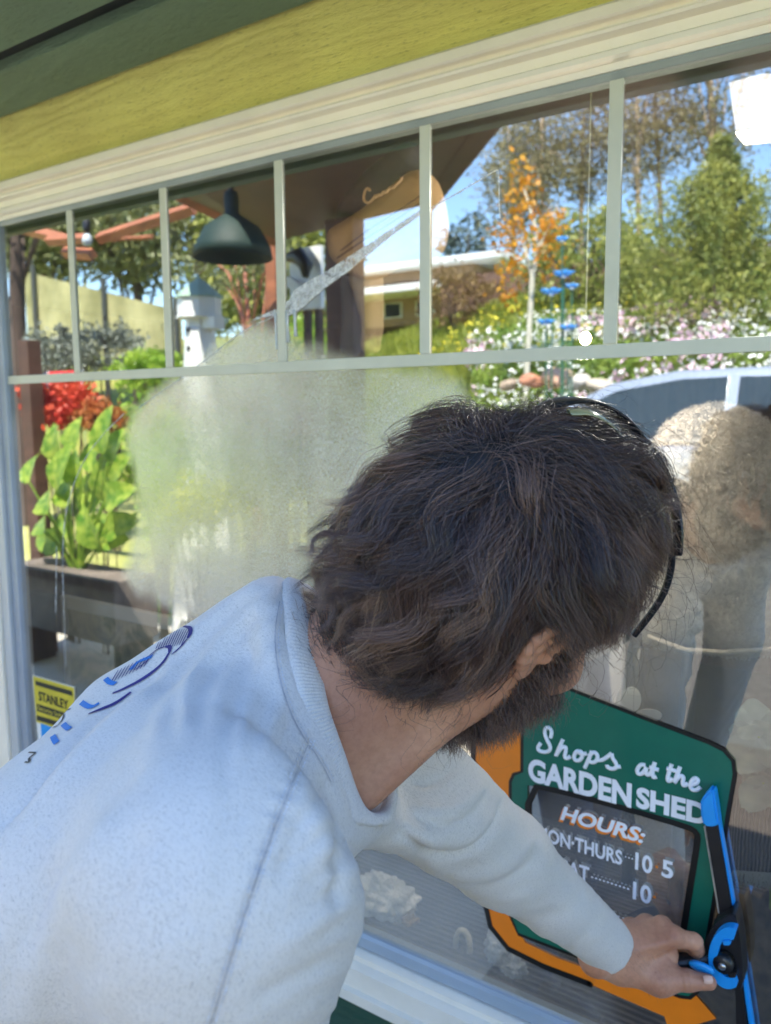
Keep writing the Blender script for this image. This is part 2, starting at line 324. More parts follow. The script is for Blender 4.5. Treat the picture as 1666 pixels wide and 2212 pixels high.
tag(MB().box((-12, -3.0, -.05), (-1.0, .0, .004)).build('patio', m_concrete), kind='structure')
tag(MB().box((-.995, -3.0, -.05), (6, .0, .006)).build('dark_ground_sheet', mat('reflection shade', (.05, .038, .03), .8, .3, 4, .3, 20, stretch=(1, 8, 1))), kind='structure')  # added dark sheet, keeps the bright ground out of the lower right reflection

def leafcloud(cen, size, aspect=.5, droop=0.0, fold=True, up=0.0):
    n = len(cen); a = rng.normal(size=(n, 3)); a[:, 2] = a[:, 2]*(1-abs(droop))-droop*1.5; a /= np.linalg.norm(a, axis=1)[:, None]
    b = rng.normal(size=(n, 3)); b[:, 2] *= (1-up); b -= (b*a).sum(1)[:, None]*a; b /= np.linalg.norm(b, axis=1)[:, None]
    s = (size*rng.uniform(.6, 1.4, n))[:, None] if np.isscalar(size) else size[:, None]
    a = a*s; b = b*s*aspect*.5
    V = np.stack([cen-a*.5, cen+b-a*.05, cen+a*.5, cen-b-a*.05], 1).reshape(-1, 3)
    return V, np.arange(n*4).reshape(n, 4)
def clumps(c, r, nclump, per, spread, shell=.45, shape=None):
    d = rng.normal(size=(nclump, 3)); d /= np.linalg.norm(d, axis=1)[:, None]
    k = rng.uniform(shell, 1, nclump)**.6; cc = np.array(c)+d*k[:, None]*np.array(r)
    if shape is not None: cc = cc[shape(cc)]
    m = len(cc); sp = spread*rng.uniform(.6, 1.5, m)
    P = np.repeat(cc, per, 0)+rng.normal(size=(m*per, 3))*np.repeat(sp, per)[:, None]*np.array([1, 1, .7])
    return P, cc
M_LEAF = {
 'euc': leafmat('eucalyptus leaves', (.10, .11, .05), (.34, .29, .16), .4),
 'conifer': leafmat('cypress foliage', (.12, .17, .04), (.44, .44, .10), .4),
 'oak': leafmat('oak leaves', (.12, .15, .06), (.38, .38, .17), .4),
 'shrub': leafmat('shrub leaves', (.14, .20, .04), (.44, .43, .10), .4),
 'grey': leafmat('grey green leaves', (.12, .14, .11), (.28, .30, .24), .25),
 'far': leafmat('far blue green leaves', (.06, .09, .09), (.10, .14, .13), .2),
 'red': leafmat('red leaves', (.55, .03, .02), (.75, .14, .05), .35),
 'orange': leafmat('orange leaves', (.60, .22, .01), (.75, .40, .02), .4),
 'lime': leafmat('lime leaves', (.18, .36, .03), (.46, .60, .08), .5, .35),
 'dark': leafmat('dark leaves', (.02, .035, .012), (.06, .08, .02), .2)}
m_bark = mat('pale bark', (.42, .30, .20), .85, .3, 4, .5, 20, stretch=(1, 1, .3))
m_darkbark = mat('dark bark', (.07, .045, .035), .9, .4, 5, .7, 14, stretch=(1, 1, .3))
m_redbark = mat('smooth red bark', (.38, .13, .07), .5, .3, 4, .2, 20)
def tree(name, label, cat, base, top, r, crown, leaf, bark, size, nc, per, spread, group=None, trunk_r=.2, droop=0., shell=.3, aspect=.45, lean=.4, limbs=6, shape=None):
    base = Vector(base); t = empty(name, base, label, cat, group); top = Vector(top)
    b = MB(); pts = []
    for i in range(9):
        f = i/8; p = base.lerp(top, f); p += Vector((math.sin(f*4+base.x)*lean*.25*f, 0, 0)); pts.append(p)
    pts[0].z -= .3
    b.tube(pts, [trunk_r*(1-.75*i/8) for i in range(9)], 9)
    P, cc = clumps(crown, r, nc, per, spread, shell, shape)
    for j in range(limbs):
        c = cc[rng.integers(len(cc))]; k = 2+int(rng.integers(5)); s = pts[k]
        e = Vector(c); mid = s.lerp(e, .5)+Vector((0, 0, .2)); b.tube([s, mid, e], [trunk_r*.35*(1-k/10), trunk_r*.2, trunk_r*.05], 6)
    b.build('trunk', bark, t, True)
    V, F = leafcloud(P, size, aspect, droop); mesh('crown', V, F, leaf, t)
    return t
EG = 'tall eucalyptus trees on the hill'
def euc(u0, v0, u1, v1, dy, rx, label, nc=60, trunk_r=.22, top=None):
    p = G(u0, v0, dy); q_ = G(u1, v1, dy); base = Vector((p.x, -dy, float(gz(p.x, dy))))
    c = (base.lerp(q_, .70)); hz = (q_.z-base.z)*.36
    tree('eucalyptus_tree', label, 'tree', base, q_, (rx, rx*.7, hz), c, M_LEAF['euc'], m_bark, .17, int(nc*.85), 95, .34, EG, trunk_r*.5, .5, .2, .34, limbs=12)
euc(1180, 640, 1170, 215, 22, 1.2, 'left eucalyptus with the fullest drooping crown, behind the brown fence', 60)
euc(1255, 640, 1265, 130, 24, 1.0, 'slim eucalyptus second from left with bare pinkish trunk', 48, .2)
euc(1385, 640, 1365, 60, 23, .8, 'bare trunked eucalyptus just right of the wide grille bar', 34, .18)
euc(1440, 640, 1400, 40, 25, .9, 'leaning eucalyptus with two pale trunks above the hedge', 30, .2)
euc(1545, 640, 1530, -60, 24, 1.7, 'tallest eucalyptus, right of the others, rising over the cypress', 80, .32)
euc(1110, 640, 1100, 260, 26, 1.0, 'shortest eucalyptus, leftmost of the grove', 36, .18)
# blue-green far trees
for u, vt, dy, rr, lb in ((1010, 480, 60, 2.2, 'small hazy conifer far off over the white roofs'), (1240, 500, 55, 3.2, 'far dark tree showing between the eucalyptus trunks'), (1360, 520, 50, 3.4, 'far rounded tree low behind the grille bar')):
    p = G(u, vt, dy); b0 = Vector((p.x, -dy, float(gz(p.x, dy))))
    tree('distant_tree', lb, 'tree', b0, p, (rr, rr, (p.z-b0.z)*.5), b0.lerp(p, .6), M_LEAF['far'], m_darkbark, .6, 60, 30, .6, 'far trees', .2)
# cypress on the right
p = G(1560, 300, 9.5); b0 = Vector((p.x, -9.5, float(gz(p.x, 9.5))))
cy = empty('cypress_tree', b0, 'broad pointed green cypress with feathery upswept branches, right side', 'tree')
MB().tube([b0-Vector((0, 0, .3)), p], [.16, .03], 8).build('trunk', m_darkbark, cy)
hh = p.z-b0.z; Ps = []; tb = MB()
for i in range(620):
    f = rng.uniform(0, 1)**1.2; an = rng.uniform(0, 2*math.pi); L = (1-f)**1.35*1.45*rng.uniform(.55, 1.2)+.06
    o = b0+Vector((0, 0, .15+f*hh*.93)); n = 56
    s = np.linspace(.15, 1, n)*L
    P = np.stack([o.x+np.cos(an)*s, o.y+np.sin(an)*s, o.z+s*(.30+.45*s/max(L, .1))], -1)+rng.normal(size=(n, 3))*.030
    Ps.append(P)
V, F = leafcloud(np.concatenate(Ps), .065, .32, -.25); mesh('crown', V, F, M_LEAF['conifer'], cy)
# bushes along the hill
def bush(name, label, u, v, dy, r, leaf, size, nc, per, group=None, cat='shrub', aspect=.5, on_ground=True):
    c = G(u, v, dy); t = empty(name, (c.x, c.y, float(gz(c.x, dy))), label, cat, group)
    P, cc = clumps(c, r, nc, per, max(r)*.13, .3); P = P[P[:, 2] > gz(P[:, 0], -P[:, 1])-.05]
    b = MB()
    for k in range(6):
        e = Vector(cc[k]); b.tube([(c.x+random.uniform(-.1, .1), c.y, gz(c.x, dy)-.1), ((c.x+e.x)/2, (c.y+e.y)/2, (gz(c.x, dy)+e.z)/2+.05), e], [.03*max(r), .02*max(r), .006], 5)
    b.build('stem', m_darkbark, t); V, F = leafcloud(P, size, aspect); mesh('foliage', V, F, leaf, t); return t
bush('large_shrub', 'olive green bush before the brown fence, right of the yellow tree', 1270, 560, 12, (1.1, .8, .85), M_LEAF['shrub'], .10, 60, 60)
bush('large_shrub', 'yellow green bush joining the left edge of the cypress', 1440, 600, 11, (1.0, .7, .85), M_LEAF['conifer'], .09, 60, 60)
bush('large_shrub', 'low dark olive bush spreading under the cypress', 1560, 660, 8.6, (1.3, .6, .42), M_LEAF['shrub'], .07, 60, 60)
bush('large_shrub', 'rusty brown bush right of the white roofs', 985, 640, 12.6, (.9, .5, .5), leafmat('rusty leaves', (.18, .10, .04), (.30, .20, .06), .3), .08, 40, 50)
bush('large_shrub', 'green bush behind the cypress at the right edge', 1690, 640, 12, (1.5, .8, .9), M_LEAF['conifer'], .10, 70, 60)
# fence of vertical boards
def fence():
    dy = 14.6; a, b = G(955, 600, dy), G(1480, 600, dy); f = empty('board_fence', ((a.x+b.x)/2, -dy, float(gz(a.x, dy))), 'brown fence of vertical boards along the top of the hill', 'fence')
    zb = float(gz(a.x, dy))-.2; ztop = G(1200, 572, dy).z; x = a.x; bb = MB(); k = 0
    while x < b.x+1.5:
        w_ = .14; bb.box((x, -dy, zb), (x+w_-.012, -dy+.02, ztop+random.uniform(-.015, .015))); x += w_; k += 1
    bb.build('boards', mat('brown fence boards', (.16, .085, .06), .8, .3, 4, .4, 20), f)
    MB().box((a.x, -dy-.05, ztop-.25), (x, -dy-.003, ztop-.17)).box((a.x, -dy-.05, zb+.3), (x, -dy-.003, zb+.38)).build('rail', m_brownwood, f)
fence()
# low house with two white roof slabs
def house():
    dy = 15.5; x0 = G(560, 600, dy).x; x1 = G(1010, 600, dy).x
    z = lambda v: G(900, v, dy).z
    h = empty('low_house', ((x0+x1)/2, -dy-2, z(700)), 'low tan house with two flat white roof edges on the hill', 'house')
    MB().box((x0, -dy-4, z(600)), (x1, -dy-.3, z(572))).box((x0, -dy-3, z(690)), (x1-.4, -dy-.9, z(618))).build('wall', mat('tan stucco', (.36, .24, .14), .9, .1, 4), h)
    MB().box((x0-.3, -dy-4.3, z(578)), (G(1080, 600, dy).x, -dy, z(562)), bev=.03).build('roof', m_white, h)
    MB().box((x0-.3, -dy-3.6, z(628)), (G(1070, 600, dy).x, -dy+.1, z(611)), bev=.03).build('roof', m_white, h)
    for u in (700, 790, 860, 930):
        a = G(u, 632, dy); wf = MB().box((a.x-.05, -dy-.9, z(672)), (a.x+.5, -dy-.86, z(636))).build('window', m_white, h)
        MB().box((a.x, -dy-.862, z(669)), (a.x+.45, -dy-.85, z(639))).build('pane', mat('dark window', (.03, .035, .04), .1), wf)
    MB().box((G(1020, 600, dy).x, -dy-.2, z(690)), (G(1036, 600, dy).x, -dy-.05, z(626))).build('post', m_white, h)
house()
# grass and flowers: uncountable cover
def scatter(n, ur, dyr, f=None):
    dy = rng.uniform(*dyr, n*2); u = rng.uniform(*ur, n*2); x = np.array([G(a, 800, d).x for a, d in zip(u[:400], dy[:400])])
    r = np.stack([(u-833)/FPX, np.full_like(u, -.1)], -1)
    rr = (r[:, :1]*AX[0]+AX[1]*0-0+AX[2]*-1.0); x = rr[:, 0]/rr[:, 1]*(dy+CD)
    P = np.stack([x, -dy, gz(x, dy)], -1)
    if f is not None: P = P[f(P, u, dy)]
    return P[:n]
def blades(P, h, wd, bend=.4):
    n = len(P); an = rng.uniform(0, 2*math.pi, n); d = np.stack([np.cos(an), np.sin(an), np.zeros(n)], -1); s = np.stack([-d[:, 1], d[:, 0], d[:, 2]], -1)
    hh = h*rng.uniform(.5, 1.3, n)[:, None]; up = np.array([0, 0, 1.])
    V = np.stack([P-s*wd, P+s*wd, P+up*hh*.6+d*hh*bend*.4+s*wd*.7, P+up*hh+d*hh*bend], 1).reshape(-1, 3); return V, np.arange(n*4).reshape(n, 4)
P = scatter(52000, (380, 1760), (6.4, 15)); V, F = blades(P, .22, .014)
tag(mesh('grass', V, F, leafmat('meadow grass', (.12, .20, .02), (.42, .44, .06), .45)), 'yellow green meadow grass covering the hillside', 'grass', kind='stuff')
P = scatter(30000, (1020, 1780), (6.9, 9.8)); P[:, 2] += rng.uniform(.08, .34, len(P)); V, F = leafcloud(P, .07, .5)
tag(mesh('flower_foliage', V, F, leafmat('flower leaves', (.10, .22, .03), (.35, .45, .08), .4)), 'leafy green cover under the white and pink flowers', 'ground cover', kind='stuff')
def flower_stuff(name, label, m, n, ur, dyr, size, zr, patch, th):
    P = scatter(n*6, ur, dyr); k = np.sin(P[:, 0]*patch+1.3*np.sin(P[:, 1]*patch*1.7))+np.cos(P[:, 1]*patch*1.9+P[:, 0]); P = P[k > th][:n]
    P[:, 2] += rng.uniform(*zr, len(P)); V1, F1 = leafcloud(P, size, .9); V2, F2 = leafcloud(P, size, .9)
    tag(mesh(name, np.concatenate([V1, V2]), np.concatenate([F1, F2+len(V1)]), m), label, 'flowers', kind='stuff')
flower_stuff('white_flowers', 'mass of small white flowers on the slope below the grille bar', mat('white petals', (.85, .84, .80), .6, .04), 2300, (1010, 1760), (6.9, 9.2), .045, (.22, .5), 2.6, -.2)
flower_stuff('pink_flowers', 'drifts of pale pink flowers among the white ones', mat('pink petals', (.80, .56, .66), .6, .12), 750, (1000, 1560), (6.9, 9.0), .055, (.28, .55), 2.1, .35)
flower_stuff('yellow_flowers', 'scattered yellow flowers on the meadow', mat('yellow petals', (.80, .68, .06), .6, .1), 700, (900, 1760), (8, 13), .05, (.2, .4), 1.7, .2)
# yellow leaved young tree
p = G(1140, 400, 7.2); b0 = Vector((p.x, -7.2, float(gz(p.x, 7.2))))
yt = empty('young_tree', b0, 'slender young tree with orange and yellow leaves and a forked pale trunk', 'tree')
MB().tube([b0, G(1150, 600, 7.2), G(1165, 520, 7.2), G(1130, 400, 7.2)], [.035, .03, .022, .01], 8).tube([G(1150, 600, 7.2), G(1118, 470, 7.2)], [.022, .008], 6).tube([G(1165, 540, 7.2), G(1205, 440, 7.2)], [.018, .006], 6).build('trunk', mat('pale trunk', (.55, .52, .42), .7, .2), yt)
Ps = []
for u, v, s, n in ((1130, 380, .12, 70), (1125, 440, .14, 90), (1160, 500, .18, 130), (1100, 520, .13, 80), (1200, 490, .1, 50), (1110, 580, .12, 70), (1100, 640, .1, 40), (1190, 550, .12, 50)):
    Ps.append(np.array(G(u, v, 7.2))+rng.normal(size=(n, 3))*s*.8)
V, F = leafcloud(np.concatenate(Ps), .075, .6); mesh('crown', V, F, M_LEAF['orange'], yt)
# stakes with blue glass flowers
m_bglass = mat('blue glass', (.06, .32, .85), .15, .3, 12, spec=1)
for u, v, s, lb in ((1218, 597, .12, 'topmost blue glass flower on a stake in the flower bed'), (1192, 636, .13, 'blue glass flower just left of and below the topmost one'), (1236, 622, .08, 'small dark blue glass flower at right on its stake'), (1180, 700, .10, 'lower left blue glass flower near the grille bar'), (1228, 712, .10, 'lower right blue glass flower near the grille bar'), (1215, 520, .07, 'small blue glass flower highest among the orange leaves')):
    c = G(u, v, 5.9); t = empty('glass_flower_stake', (c.x, c.y, float(gz(c.x, 5.9))), lb, 'garden stake', 'blue glass flower stakes')
    MB().tube([(c.x, c.y, gz(c.x, 5.9)-.1), (c.x+.02, c.y, (c.z+gz(c.x, 5.9))/2), c], .008, 6).build('stem', mat('green rod', (.03, .12, .07), .4), t)
    b = MB()
    for k in range(6):
        a = k*math.pi/3; d = Vector((math.cos(a), math.sin(a)*.8, .35)).normalized(); sd_ = d.cross(Vector((0, 0, 1))).normalized()
        b.add([c, c+d*s*.5+sd_*s*.28+Vector((0, 0, .02)), c+d*s, c+d*s*.5-sd_*s*.28+Vector((0, 0, .02)), c-Vector((0, 0, .01)), c+d*s*.5+Vector((0, 0, -.015))], [(0, 1, 2, 3), (4, 1, 5), (5, 1, 2), (5, 2, 3), (4, 5, 3)])
    b.build('petals', m_bglass, t, True)
    MB().lathe(c-Vector((0, 0, .01)), [(.001, -.01), (.02, 0), (.02, .02), (.001, .035)], 10).build('flower_eye', m_white, t, True)
# rocks and terracotta edging
for i, (u, v, s) in enumerate(((1205, 812, .16), (1250, 822, .13), (1150, 818, .12), (1292, 830, .12), (1100, 826, .1))):
    c = G(u, v, 6.4); bm = bmesh.new(); bmesh.ops.create_icosphere(bm, subdivisions=3, radius=s)
    for vv in bm.verts: vv.co *= 1+.22*math.sin(vv.co.x*23+i*3)*math.cos(vv.co.y*19+vv.co.z*17+i)
    me = bpy.data.meshes.new('rock'); 
    for vv in bm.verts: vv.co.z *= .6
    bm.to_mesh(me); bm.free(); me.materials.append(mat('pinkish stone', [(.55, .33, .22), (.5, .45, .4), (.45, .2, .12), (.5, .42, .33), (.4, .3, .22)][i], .9, .2, 8, .4, 20)); o = bpy.data.objects.new('garden_rock', me); o.location = (c.x, c.y, max(c.z-.02, gz(c.x, 6.4)+.03)); C.objects.link(o)
    tag(o, ['pink stone on the bank left of the car roof', 'pale grey stone beside the pink one', 'red brown stone edging the flower bed', 'small tan stone nearest the car', 'leftmost brown stone of the bed edging'][i], 'rock', 'stones edging the flower bed')
# ------------------------------------------------------------------ silver car
def car():
    dy = 4.9; z0 = float(gz(-1, dy)); x0, x1 = -3.9, .55; zr = G(1560, 796, dy).z
    k = (zr-z0)/1.55
    t = empty('silver_car', ((x0+x1)/2, -dy-.3, z0), 'silver car parked behind the patio with curved roof and dark side windows', 'car')
    m_paint = mat('silver paint', (.55, .60, .66), .22, .03, 4, metal=.55, **{'Coat_Weight': .8}); m_win = mat('dark car glass', (.03, .045, .05), .04, .1, spec=1)
    body = [(0, .28), (.0, .72), (.35, .88), (1.05, .98), (1.55, 1.03), (4.3, 1.0), (4.45, .8), (4.45, .3)]
    cab = [(1.15, .96), (1.95, 1.44), (2.4, 1.53), (3.3, 1.55), (4.0, 1.44), (4.35, 1.0)]
    yn, yf = -dy+.55, -dy-1.15
    def sec(name, prof, inset, m, bev=.06):
        bm = bmesh.new(); P = [(x0+a, b*k+z0) for a, b in prof]; lo = min(p[1] for p in P); hi = max(p[1] for p in P)
        rows = []
        for s in (yn, yf):
            sg = 1 if s == yn else -1
            rows.append([bm.verts.new((x, s-sg*inset*(z-lo)/(hi-lo), z)) for x, z in P])
        n = len(P); bm.faces.new(rows[0]); bm.faces.new(rows[1][::-1])
        for i in range(n): bm.faces.new((rows[0][i], rows[1][i], rows[1][(i+1) % n], rows[0][(i+1) % n]))
        bmesh.ops.recalc_face_normals(bm, faces=bm.faces); bmesh.ops.bevel(bm, geom=[e for e in bm.edges], offset=bev, segments=3, affect='EDGES', profile=.6)
        me = bpy.data.meshes.new(name); bm.to_mesh(me); bm.free(); b = MB(); V = [v.co for v in me.vertices]; b.add(V, [list(p.vertices) for p in me.polygons]); return b.build(name, m, t, True)
    sec('body', body, .05, m_paint, .08); sec('cabin', cab, .22, m_paint, .05)
    for pr in ([(1.42, 1.03), (2.02, 1.38), (2.45, 1.46), (2.75, 1.47), (2.75, 1.03)], [(2.82, 1.03), (2.82, 1.47), (3.4, 1.46), (3.85, 1.36), (4.1, 1.03)]):
        V = [Vector((x0+a, yn-.22*(b-.96)/.59+.012, b*k+z0)) for a, b in pr]; MB().prism(V, (0, -.02, 0)).build('side_window', m_win, t)
    for a in (.85, 3.6):
        wh = MB().lathe((x0+a, yn-.1, z0+.33), [(.33, -.1), (.34, -.05), (.34, .07), (.31, .11), (.2, .11)], 28, ax=(0, 1, 0)).build('wheel', mat('tyre rubber', (.02, .02, .02), .8), t, True)
        MB().lathe((x0+a, yn-.1, z0+.33), [(.2, .09), (.2, .12), (.05, .14), (.04, .13)], 20, ax=(0, 1, 0)).build('rim', m_steel, wh, True)
    MB().box((x0+1.38, yn-.02, z0+1.02*k), (x0+1.52, yn+.14, z0+1.12*k), bev=.03).build('wing_mirror', m_paint, t, True)
    MB().box((x0-.01, yn-.35, z0+.62*k), (x0+.22, yn-.02, z0+.76*k), bev=.04).build('headlight', mat('headlight', (.8, .8, .8), .1), t, True)
car()
# ------------------------------------------------------------------ porch on the left with brown beams and post
def porch():
    t = empty('porch', (G(700, 700, 2.2).x, -2.2, 0), 'dark brown wooden porch with sloping plank ceiling and thick posts', 'porch')
    # underside plane through photo points; real slab 12 cm thick
    a, b, c, d = G(1085, 235, 1.35), G(930, 440, 2.6), G(600, 520, 3.4), G(365, 410, 2.9)
    e = G(300, 330, 1.6); f_ = G(700, 150, .95)
    P = [a, b, c, d, e, f_]
    cen = sum(P, Vector())/6; A = np.array([[p.x, p.y, 1] for p in P]); s = np.linalg.lstsq(A, np.array([p.z for p in P]), rcond=None)[0]
    V = [Vector((p.x, p.y, p.z)) for p in P]
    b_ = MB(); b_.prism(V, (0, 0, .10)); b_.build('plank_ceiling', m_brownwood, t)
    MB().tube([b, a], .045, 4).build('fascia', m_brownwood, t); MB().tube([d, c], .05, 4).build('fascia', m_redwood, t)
    for u0, u1, dy in ((703, 762, 2.7),):
        x0, x1 = G(u0, 600, dy).x, G(u1, 600, dy).x; MB().box((x0, -dy-.12, -.02), (x1, -dy, G(730, 470, dy).z), bev=.006).build('post', mat('red brown post', (.13, .05, .035), .5, .3, 4, .3, 20), t)
    x0, x1 = G(573, 600, 3.6).x, G(594, 600, 3.6).x; MB().box((x0, -3.7, 0), (x1, -3.6, G(580, 470, 3.6).z), bev=.005).build('post', m_redwood, t)
    x0, x1 = G(28, 600, 2.0).x, G(50, 600, 2.0).x; MB().box((x0, -2.1, 0), (x1, -2.0, G(40, 735, 2.0).z), bev=.005).build('low_post', m_brownwood, t)
    # pergola beams top left
    for (u0, v0), (u1, v1), dy, r_ in (((-40, 470), (150, 520), 3.2, .05), ((105, 520), (190, 515), 3.0, .045), ((140, 545), (200, 550), 3.1, .05), ((215, 515), (420, 450), 3.2, .05), ((230, 518), (330, 512), 3.3, .018)):
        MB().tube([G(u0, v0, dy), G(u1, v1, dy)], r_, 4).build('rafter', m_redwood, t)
porch()
# green lamp shade under the porch
c = G(500, 430, 1.5); t = empty('barn_lamp', c, 'dark green barn lamp with a wide bell shade under the porch ceiling', 'lamp')
MB().lathe(c, [(.028, .03), (.033, .0), (.03, -.06), (.05, -.075), (.12, -.12), (.165, -.2), (.175, -.25), (.168, -.25), (.15, -.2), (.04, -.1)], 32).build('lamp_shade', mat('dark green enamel', (.010, .032, .026), .65, .1), t, True)
MB().tube([c+Vector((0, 0, .03)), c+Vector((0, 0, .2))], .012, 8).build('cord', m_black, t)
# clear string bulb
c = G(188, 505, 2.0); t = empty('string_bulb', c, 'unlit clear bulb in a black socket hanging by the red pergola beams', 'bulb')
MB().lathe(c, [(.012, .09), (.02, .08), (.022, .03), (.018, .0)], 14).build('socket', m_black, t, True)
MB().lathe(c-Vector((0, 0, .075)), [(.004, -.0), (.024, .012), (.032, .035), (.026, .058), (.016, .076)], 16).build('glass_bulb', mat('clear bulb', (.55, .6, .65), .05, .05, spec=1), t, True)
MB().tube([c+Vector((0, 0, .09)), c+Vector((-.02, .0, .4))], .004, 6).build('cord', m_black, t)
# lighthouse birdhouse
def lighthouse():
    dy = 3.0; x = G(432, 700, dy).x; z = lambda v: G(432, v, dy).z; t = empty('lighthouse_birdhouse', (x, -dy, 0), 'white wooden lighthouse birdhouse with pale green pointed roof', 'birdhouse')
    w_ = (G(456, 700, dy).x-G(416, 700, dy).x)/2
    MB().lathe((x, -dy, 0), [(w_*3.0, 0), (w_*2.2, z(800)*.5), (w_*1.05, z(690)), (w_*1.0, z(688))], 8).build('tower', m_white, t)
    MB().lathe((x-.0, -dy, 0), [(w_*1.05, z(691)), (w_*1.75, z(688)), (w_*1.75, z(683)), (w_*1.65, z(682)), (w_*1.65, z(645)), (w_*1.7, z(643))], 8).build('lantern_house', m_white, t)
    MB().lathe((x, -dy, 0), [(w_*1.85, z(645)), (w_*1.75, z(640)), (w_*.9, z(618)), (w_*.15, z(600)), (.005, z(592))], 8).build('roof', mat('pale green roof', (.30, .42, .34), .6), t)
    MB().box((x+w_*.9, -dy-.04, z(714)), (x+w_*2.2, -dy+.06, z(688)), bev=.004).build('side_ledge', m_white, t)
    for dz in (760, 720): MB().box((x-.012, -dy+w_*1.15, z(dz)), (x+.012, -dy+w_*1.3, z(dz-10))).build('door_opening', m_black, t)
lighthouse()
# wind chime of metal rings
c = G(432, 575, 2.3); t = empty('wind_chime', c, 'metal ring wind chime hanging over the lighthouse birdhouse', 'wind chime')
for r_, ax in ((.045, (0, 1, .3)), (.03, (1, .4, 0)), (.02, (0, .3, 1))):
    q_ = Vector((0, 0, 1)).rotation_difference(Vector(ax)); MB().tube([c+q_ @ Vector((math.cos(a)*r_, math.sin(a)*r_, 0)) for a in np.linspace(0, 2*math.pi, 25)], .004, 6, False).build('ring', mat('aged copper', (.35, .24, .15), .25, metal=1), t, True)
MB().tube([c+Vector((0, 0, .045)), c+Vector((-.3, 0, .28))], .003, 5).build('cord', m_black, t)
# white board sign by the porch post
p0, p1 = G(620, 540, 3.3), G(694, 665, 3.3)
t = empty('white_board', ((p0.x+p1.x)/2, -3.3, p1.z), 'white notice board with dark marks left of the thick porch post', 'sign')
MB().box((p0.x+.02, -3.34, p1.z), (p1.x, -3.3, p0.z), bev=.004).build('panel', m_white, t)
MB().prism([G(605, 600, 3.25), G(625, 597, 3.25), G(662, 628, 3.25), G(655, 645, 3.25), G(612, 615, 3.25)], (0, -.02, 0)).build('shelf', m_white, t)
MB().tube([G(622, 555, 3.2), G(645, 552, 3.2), G(662, 575, 3.2), G(660, 600, 3.2)], [.03, .06, .05, .02], 8).build('dark_handle', m_black, t, True)
MB().box((p0.x+.2, -3.4, -.01), (p0.x+.24, -3.345, p0.z-.05)).box((p1.x-.2, -3.4, -.01), (p1.x-.16, -3.345, p0.z-.05)).build('leg', m_brownwood, t)
# netting screen at the left
def netting():
    dy = 6.0; P = [G(52, 586, dy), G(390, 672, dy), G(395, 775, dy), G(150, 768, dy), G(60, 735, dy)]
    t = empty('shade_screen', (P[0].x, -dy, float(gz(P[0].x, dy))), 'yellow green shade netting screen with a sloping top edge and dark poles', 'screen')
    q = N('netting'); f = q.noise(q.co(), 2.2, 5); q.l(q.ramp(f, [(.35, (.22, .21, .09)), (.65, (.44, .41, .21))]), q.b.inputs['Base Color']); q.b.inputs['Roughness'].default_value = .9
    MB().prism(P, (0, -.012, 0)).build('net', q.m, t)
    for u, v in ((70, 570), (222, 600), (378, 640)):
        a = G(u, v, dy-.05); MB().tube([(a.x, a.y, float(gz(a.x, dy))-.1), a], .035, 8).build('pole', mat('dark grey pole', (.05, .055, .05), .6), t)
netting()
OG = 'trees behind the netting'
for (u, v, dy, rx, rz, lb) in ((90, 500, 9, 1.6, 1.3, 'dark broad oak at the far left behind the netting'), (290, 520, 10, 1.7, 1.2, 'olive green oak in the middle behind the netting'), (560, 600, 11, 1.5, 1.5, 'light green tree right of the lighthouse birdhouse'), (-120, 500, 9, 1.8, 1.6, 'oak cut off by the left jamb')):
    c = G(u, v, dy); b0 = Vector((c.x, -dy, float(gz(c.x, dy))))
    tree('oak_tree', lb, 'tree', b0, c+Vector((0, 0, .5)), (rx, 1.1, rz), c+Vector((0, 0, .3)), M_LEAF['oak'] if u < 500 else M_LEAF['shrub'], m_darkbark, .16, 150, 60, .26, OG, .16)
c = G(28, 600, 4.2); b0 = Vector((c.x, -4.2, 0)); tt = G(20, 450, 4.2)
tree('rough_bark_tree', 'thick dark trunk with rough bark beside the left jamb', 'tree', b0, tt, (1.0, .6, .5), tt+Vector((0, 0, .4)), M_LEAF['oak'], m_darkbark, .1, 40, 50, .2, None, .19)
c = G(525, 640, 4.6); b0 = Vector((c.x+.1, -4.6, .4)); tt = G(545, 560, 4.6)
tree('red_bark_tree', 'small tree with a smooth red trunk right of the birdhouse', 'tree', b0, tt, (.7, .4, .35), G(500, 575, 4.6), M_LEAF['oak'], m_redbark, .07, 30, 40, .12, None, .07)
for (u, v, dy, r_, leaf, lb) in ((120, 765, 3.4, (.35, .25, .25), 'grey', 'blue grey shrub left of the grille bar, above the small signs'), (230, 760, 3.8, (.45, .3, .25), 'grey', 'grey green shrub under the netting'), (330, 800, 3.6, (.4, .3, .2), 'lime', 'low lime green plant beside the birdhouse'), (560, 780, 4.6, (.6, .3, .3), 'shrub', 'yellow green shrub behind the birdhouse'), (660, 740, 6.6, (.5, .3, .3), 'lime', 'bright lime bush under the white board')):
    bush('garden_shrub', lb, u, v, dy, r_, M_LEAF[leaf], .05, 40, 50)
bush('garden_shrub', 'lime green clump low in the hazy patch left of centre', 335, 1000, 2.7, (.28, .2, .45), M_LEAF['lime'], .06, 50, 50)
bush('garden_shrub', 'yellow green low clump below the birdhouse in the hazy patch', 420, 1090, 2.5, (.3, .2, .16), leafmat('yellow leaves', (.45, .48, .05), (.62, .60, .10), .4), .05, 40, 50)
bush('garden_shrub', 'pink blossom shrub behind the hazy patch', 620, 880, 3.2, (.5, .3, .28), leafmat('pink blossom', (.60, .38, .36), (.80, .62, .58), .4), .05, 50, 50)
bush('garden_shrub', 'olive green shrub behind the hazy patch, right of the birdhouse', 560, 985, 3.4, (.6, .3, .4), M_LEAF['shrub'], .06, 60, 50)
